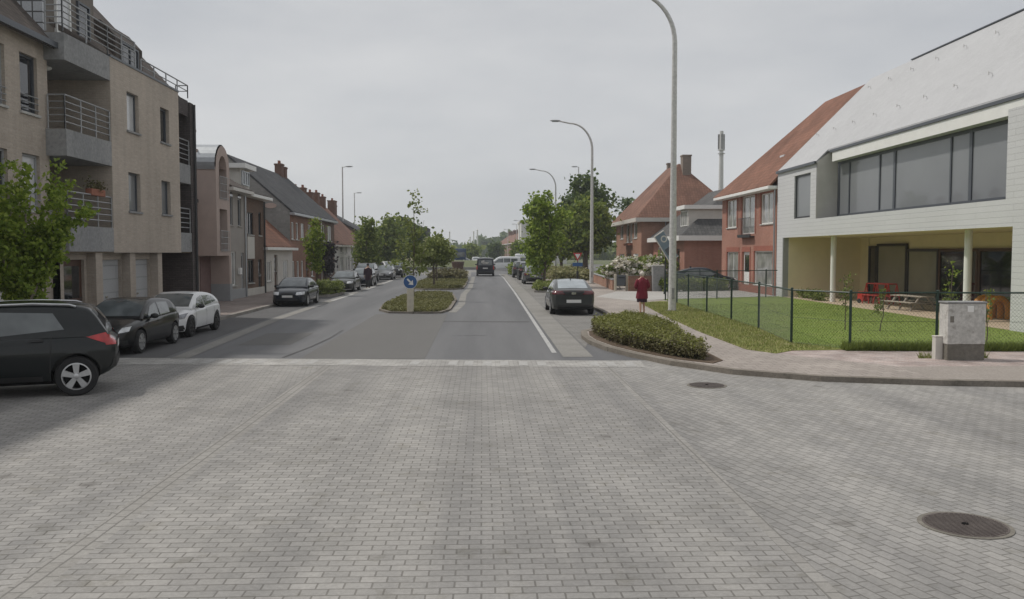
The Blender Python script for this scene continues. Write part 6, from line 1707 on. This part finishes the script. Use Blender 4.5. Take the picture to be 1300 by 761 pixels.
pw = thing('person', 'white haired woman in a maroon jacket and dark skirt walking away along the pavement', 'person', (6.28, 33.8, .10), R(4))
bv = [(0,0,.88),(0,-.01,1.08),(0,-.005,1.28),(0,.0,1.37),(0,.02,1.45),(0,.035,1.53),(0,.04,1.60)]
be = [(0,1),(1,2),(2,3),(3,4),(4,5),(5,6)]; brd = [(.15,.11),(.13,.10),(.15,.10),(.07,.06),(.05,.05),(.075,.085),(.06,.07)]
def chain(root, pts, rs):
    k = root
    for p, r in zip(pts, rs):
        bv.append(p); brd.append(r); be.append((k, len(bv)-1)); k = len(bv)-1
    return k
for s in (-1, 1):
    st = .10*s
    chain(0, [(s*.085,.02*s,.80),(s*.09,.10*s,.47),(s*.09,.02*s if s > 0 else -.13,.09),(s*.095,(.14 if s > 0 else -.02),.035)], [.085,.055,.035,.032])
    w_ = chain(3, [(s*.17,0,1.33),(s*.255,-.03,1.07),(s*.17,.20,.98),(s*.12,.27,.98)], [.055,.042,.032,.03])
    for q in range(4):                              # fingers, lightly curled
        chain(w_, [(s*(.10-.012*q),.31,.995-.022*q),(s*(.06-.012*q),.335-.006*q,.99-.024*q)], [.010,.008])
    chain(w_, [(s*.10,.29,1.02),(s*.075,.315,1.03)], [.011,.009])
skin('body', bv, be, brd, M['skin'], pw)
def rings(name, rr, mat, n=28):
    m = MB(); i = 0
    for (z, a, b, cy_) in rr:
        for k in range(n):
            t = 2*math.pi*k/n
            wob = 1 + .03*math.sin(5*t + z*9)
            m.v.append((a*math.cos(t)*wob, cy_ + b*math.sin(t)*wob, z))
    for j in range(len(rr)-1):
        for k in range(n):
            m.f.append((j*n+k, j*n+(k+1)%n, (j+1)*n+(k+1)%n, (j+1)*n+k))
    return m.build(name, mat, pw, smooth=True)
rings('skirt', [(.46,.20,.17,.0),(.50,.205,.175,.0),(.62,.20,.165,.0),(.75,.195,.155,0)], M['cloth_dark'])
rings('jacket', [(.60,.235,.18,0),(.62,.24,.185,0),(.78,.225,.17,0),(.95,.20,.155,-.005),(1.12,.205,.155,-.01),(1.26,.215,.15,-.005),(1.35,.17,.12,.0),(1.41,.085,.085,.01),(1.435,.065,.07,.015)], M['cloth_red'])
for s in (-1, 1):
    skin('sleeve', [(s*.14,0,1.34),(s*.19,-.005,1.30),(s*.275,-.035,1.07),(s*.185,.17,.985)], [(0,1),(1,2),(2,3)], [.075,.08,.068,.055], M['cloth_red'], pw)
    MB().sphere((s*.095,(.12 if s > 0 else -.04),.03), .045, .12, .04, 12, 8).build('shoe', M['shoe'], pw, smooth=True)
    MB().sphere((s*.083,.04,1.545), .012, .022, .03, 8, 6).build('ear', M['skin'], pw, smooth=True)
hr = MB().sphere((0,.022,1.57), .092, .105, .10, 18, 12); hr.build('hair', M['hair'], pw, smooth=True)
fc = MB().sphere((0,.128,1.545), .014, .02, .02, 8, 6); fc.build('nose', M['skin'], pw, smooth=True)
for s in (-1, 1): MB().sphere((s*.03,.118,1.565), .012, .008, .008, 8, 6).build('eye', M['trim'], pw, smooth=True)
MB().sphere((0,.118,1.505), .025, .008, .007, 8, 6).build('mouth', M['terracotta'], pw, smooth=True)
# a person by the parked cars on the left
p2 = thing('person', 'person in dark clothes standing by the parked cars on the left', 'person', (-8.05, 61.5, .0), R(20))
bv = [(0,0,.92),(0,0,1.15),(0,0,1.38),(0,0,1.47),(0,.01,1.55),(0,.02,1.68)]; be = [(k,k+1) for k in range(5)]; brd = [(.15,.11),(.16,.11),(.17,.11),(.07,.07),(.075,.085),(.07,.075)]
for s in (-1, 1):
    chain(0, [(s*.09,0,.82),(s*.10,.02,.48),(s*.10,-.02,.08),(s*.10,.1,.03)], [.085,.06,.045,.04])
    w_ = chain(2, [(s*.2,0,1.36),(s*.25,-.02,1.1),(s*.24,.08,.86),(s*.24,.1,.78)], [.06,.05,.035,.035])
    for q in range(4): chain(w_, [(s*.24,.08+.02*q,.72),(s*.235,.085+.02*q,.68)], [.01,.008])
    chain(w_, [(s*.215,.14,.75),(s*.21,.15,.72)], [.011,.009])
skin('body', bv, be, brd, M['skin'], p2)
pw = p2
rings('coat', [(.55,.21,.17,0),(.9,.20,.16,0),(1.2,.22,.16,0),(1.38,.20,.13,0),(1.46,.08,.08,0)], M['cloth_dark'])
rings('trousers', [(.08,.15,.11,0),(.45,.17,.13,0),(.6,.19,.15,0)], M['trim'])
for s in (-1,1): skin('sleeve', [(s*.17,0,1.38),(s*.22,0,1.33),(s*.26,-.02,1.1),(s*.25,.07,.9)], [(0,1),(1,2),(2,3)], [.07,.08,.07,.055], M['cloth_dark'], p2)
MB().sphere((0,-.005,1.665), .095, .105, .10, 14, 10).build('hair', M['trim'], p2, smooth=True)

# flowers in the balcony box
fbp = np.random.default_rng(5).normal(size=(160, 3))*np.array([.07,.3,.1]) + np.array([0,0,.28])
leaves('foliage', fbp, .07, M['leaf_shrub'], fb, 8)

# ------------------------------------------------------------------ the air
hz = MB().box(-340,340,-60,560,-1.2,32).build('haze', None, None, uv=False)
hm = bpy.data.materials.new('haze'); hm.use_nodes = True
hn = hm.node_tree.nodes; hn.remove(hn['Principled BSDF'])
pv = hn.new('ShaderNodeVolumePrincipled'); pv.inputs['Density'].default_value = 0.0006
pv.inputs['Color'].default_value = (.86,.91,.97,1); pv.inputs['Anisotropy'].default_value = .2
hm.node_tree.links.new(pv.outputs[0], hn['Material Output'].inputs['Volume'])
hz.data.materials.append(hm)
tag(hz, 'thin pale summer haze over the whole street', 'haze', None, 'stuff')
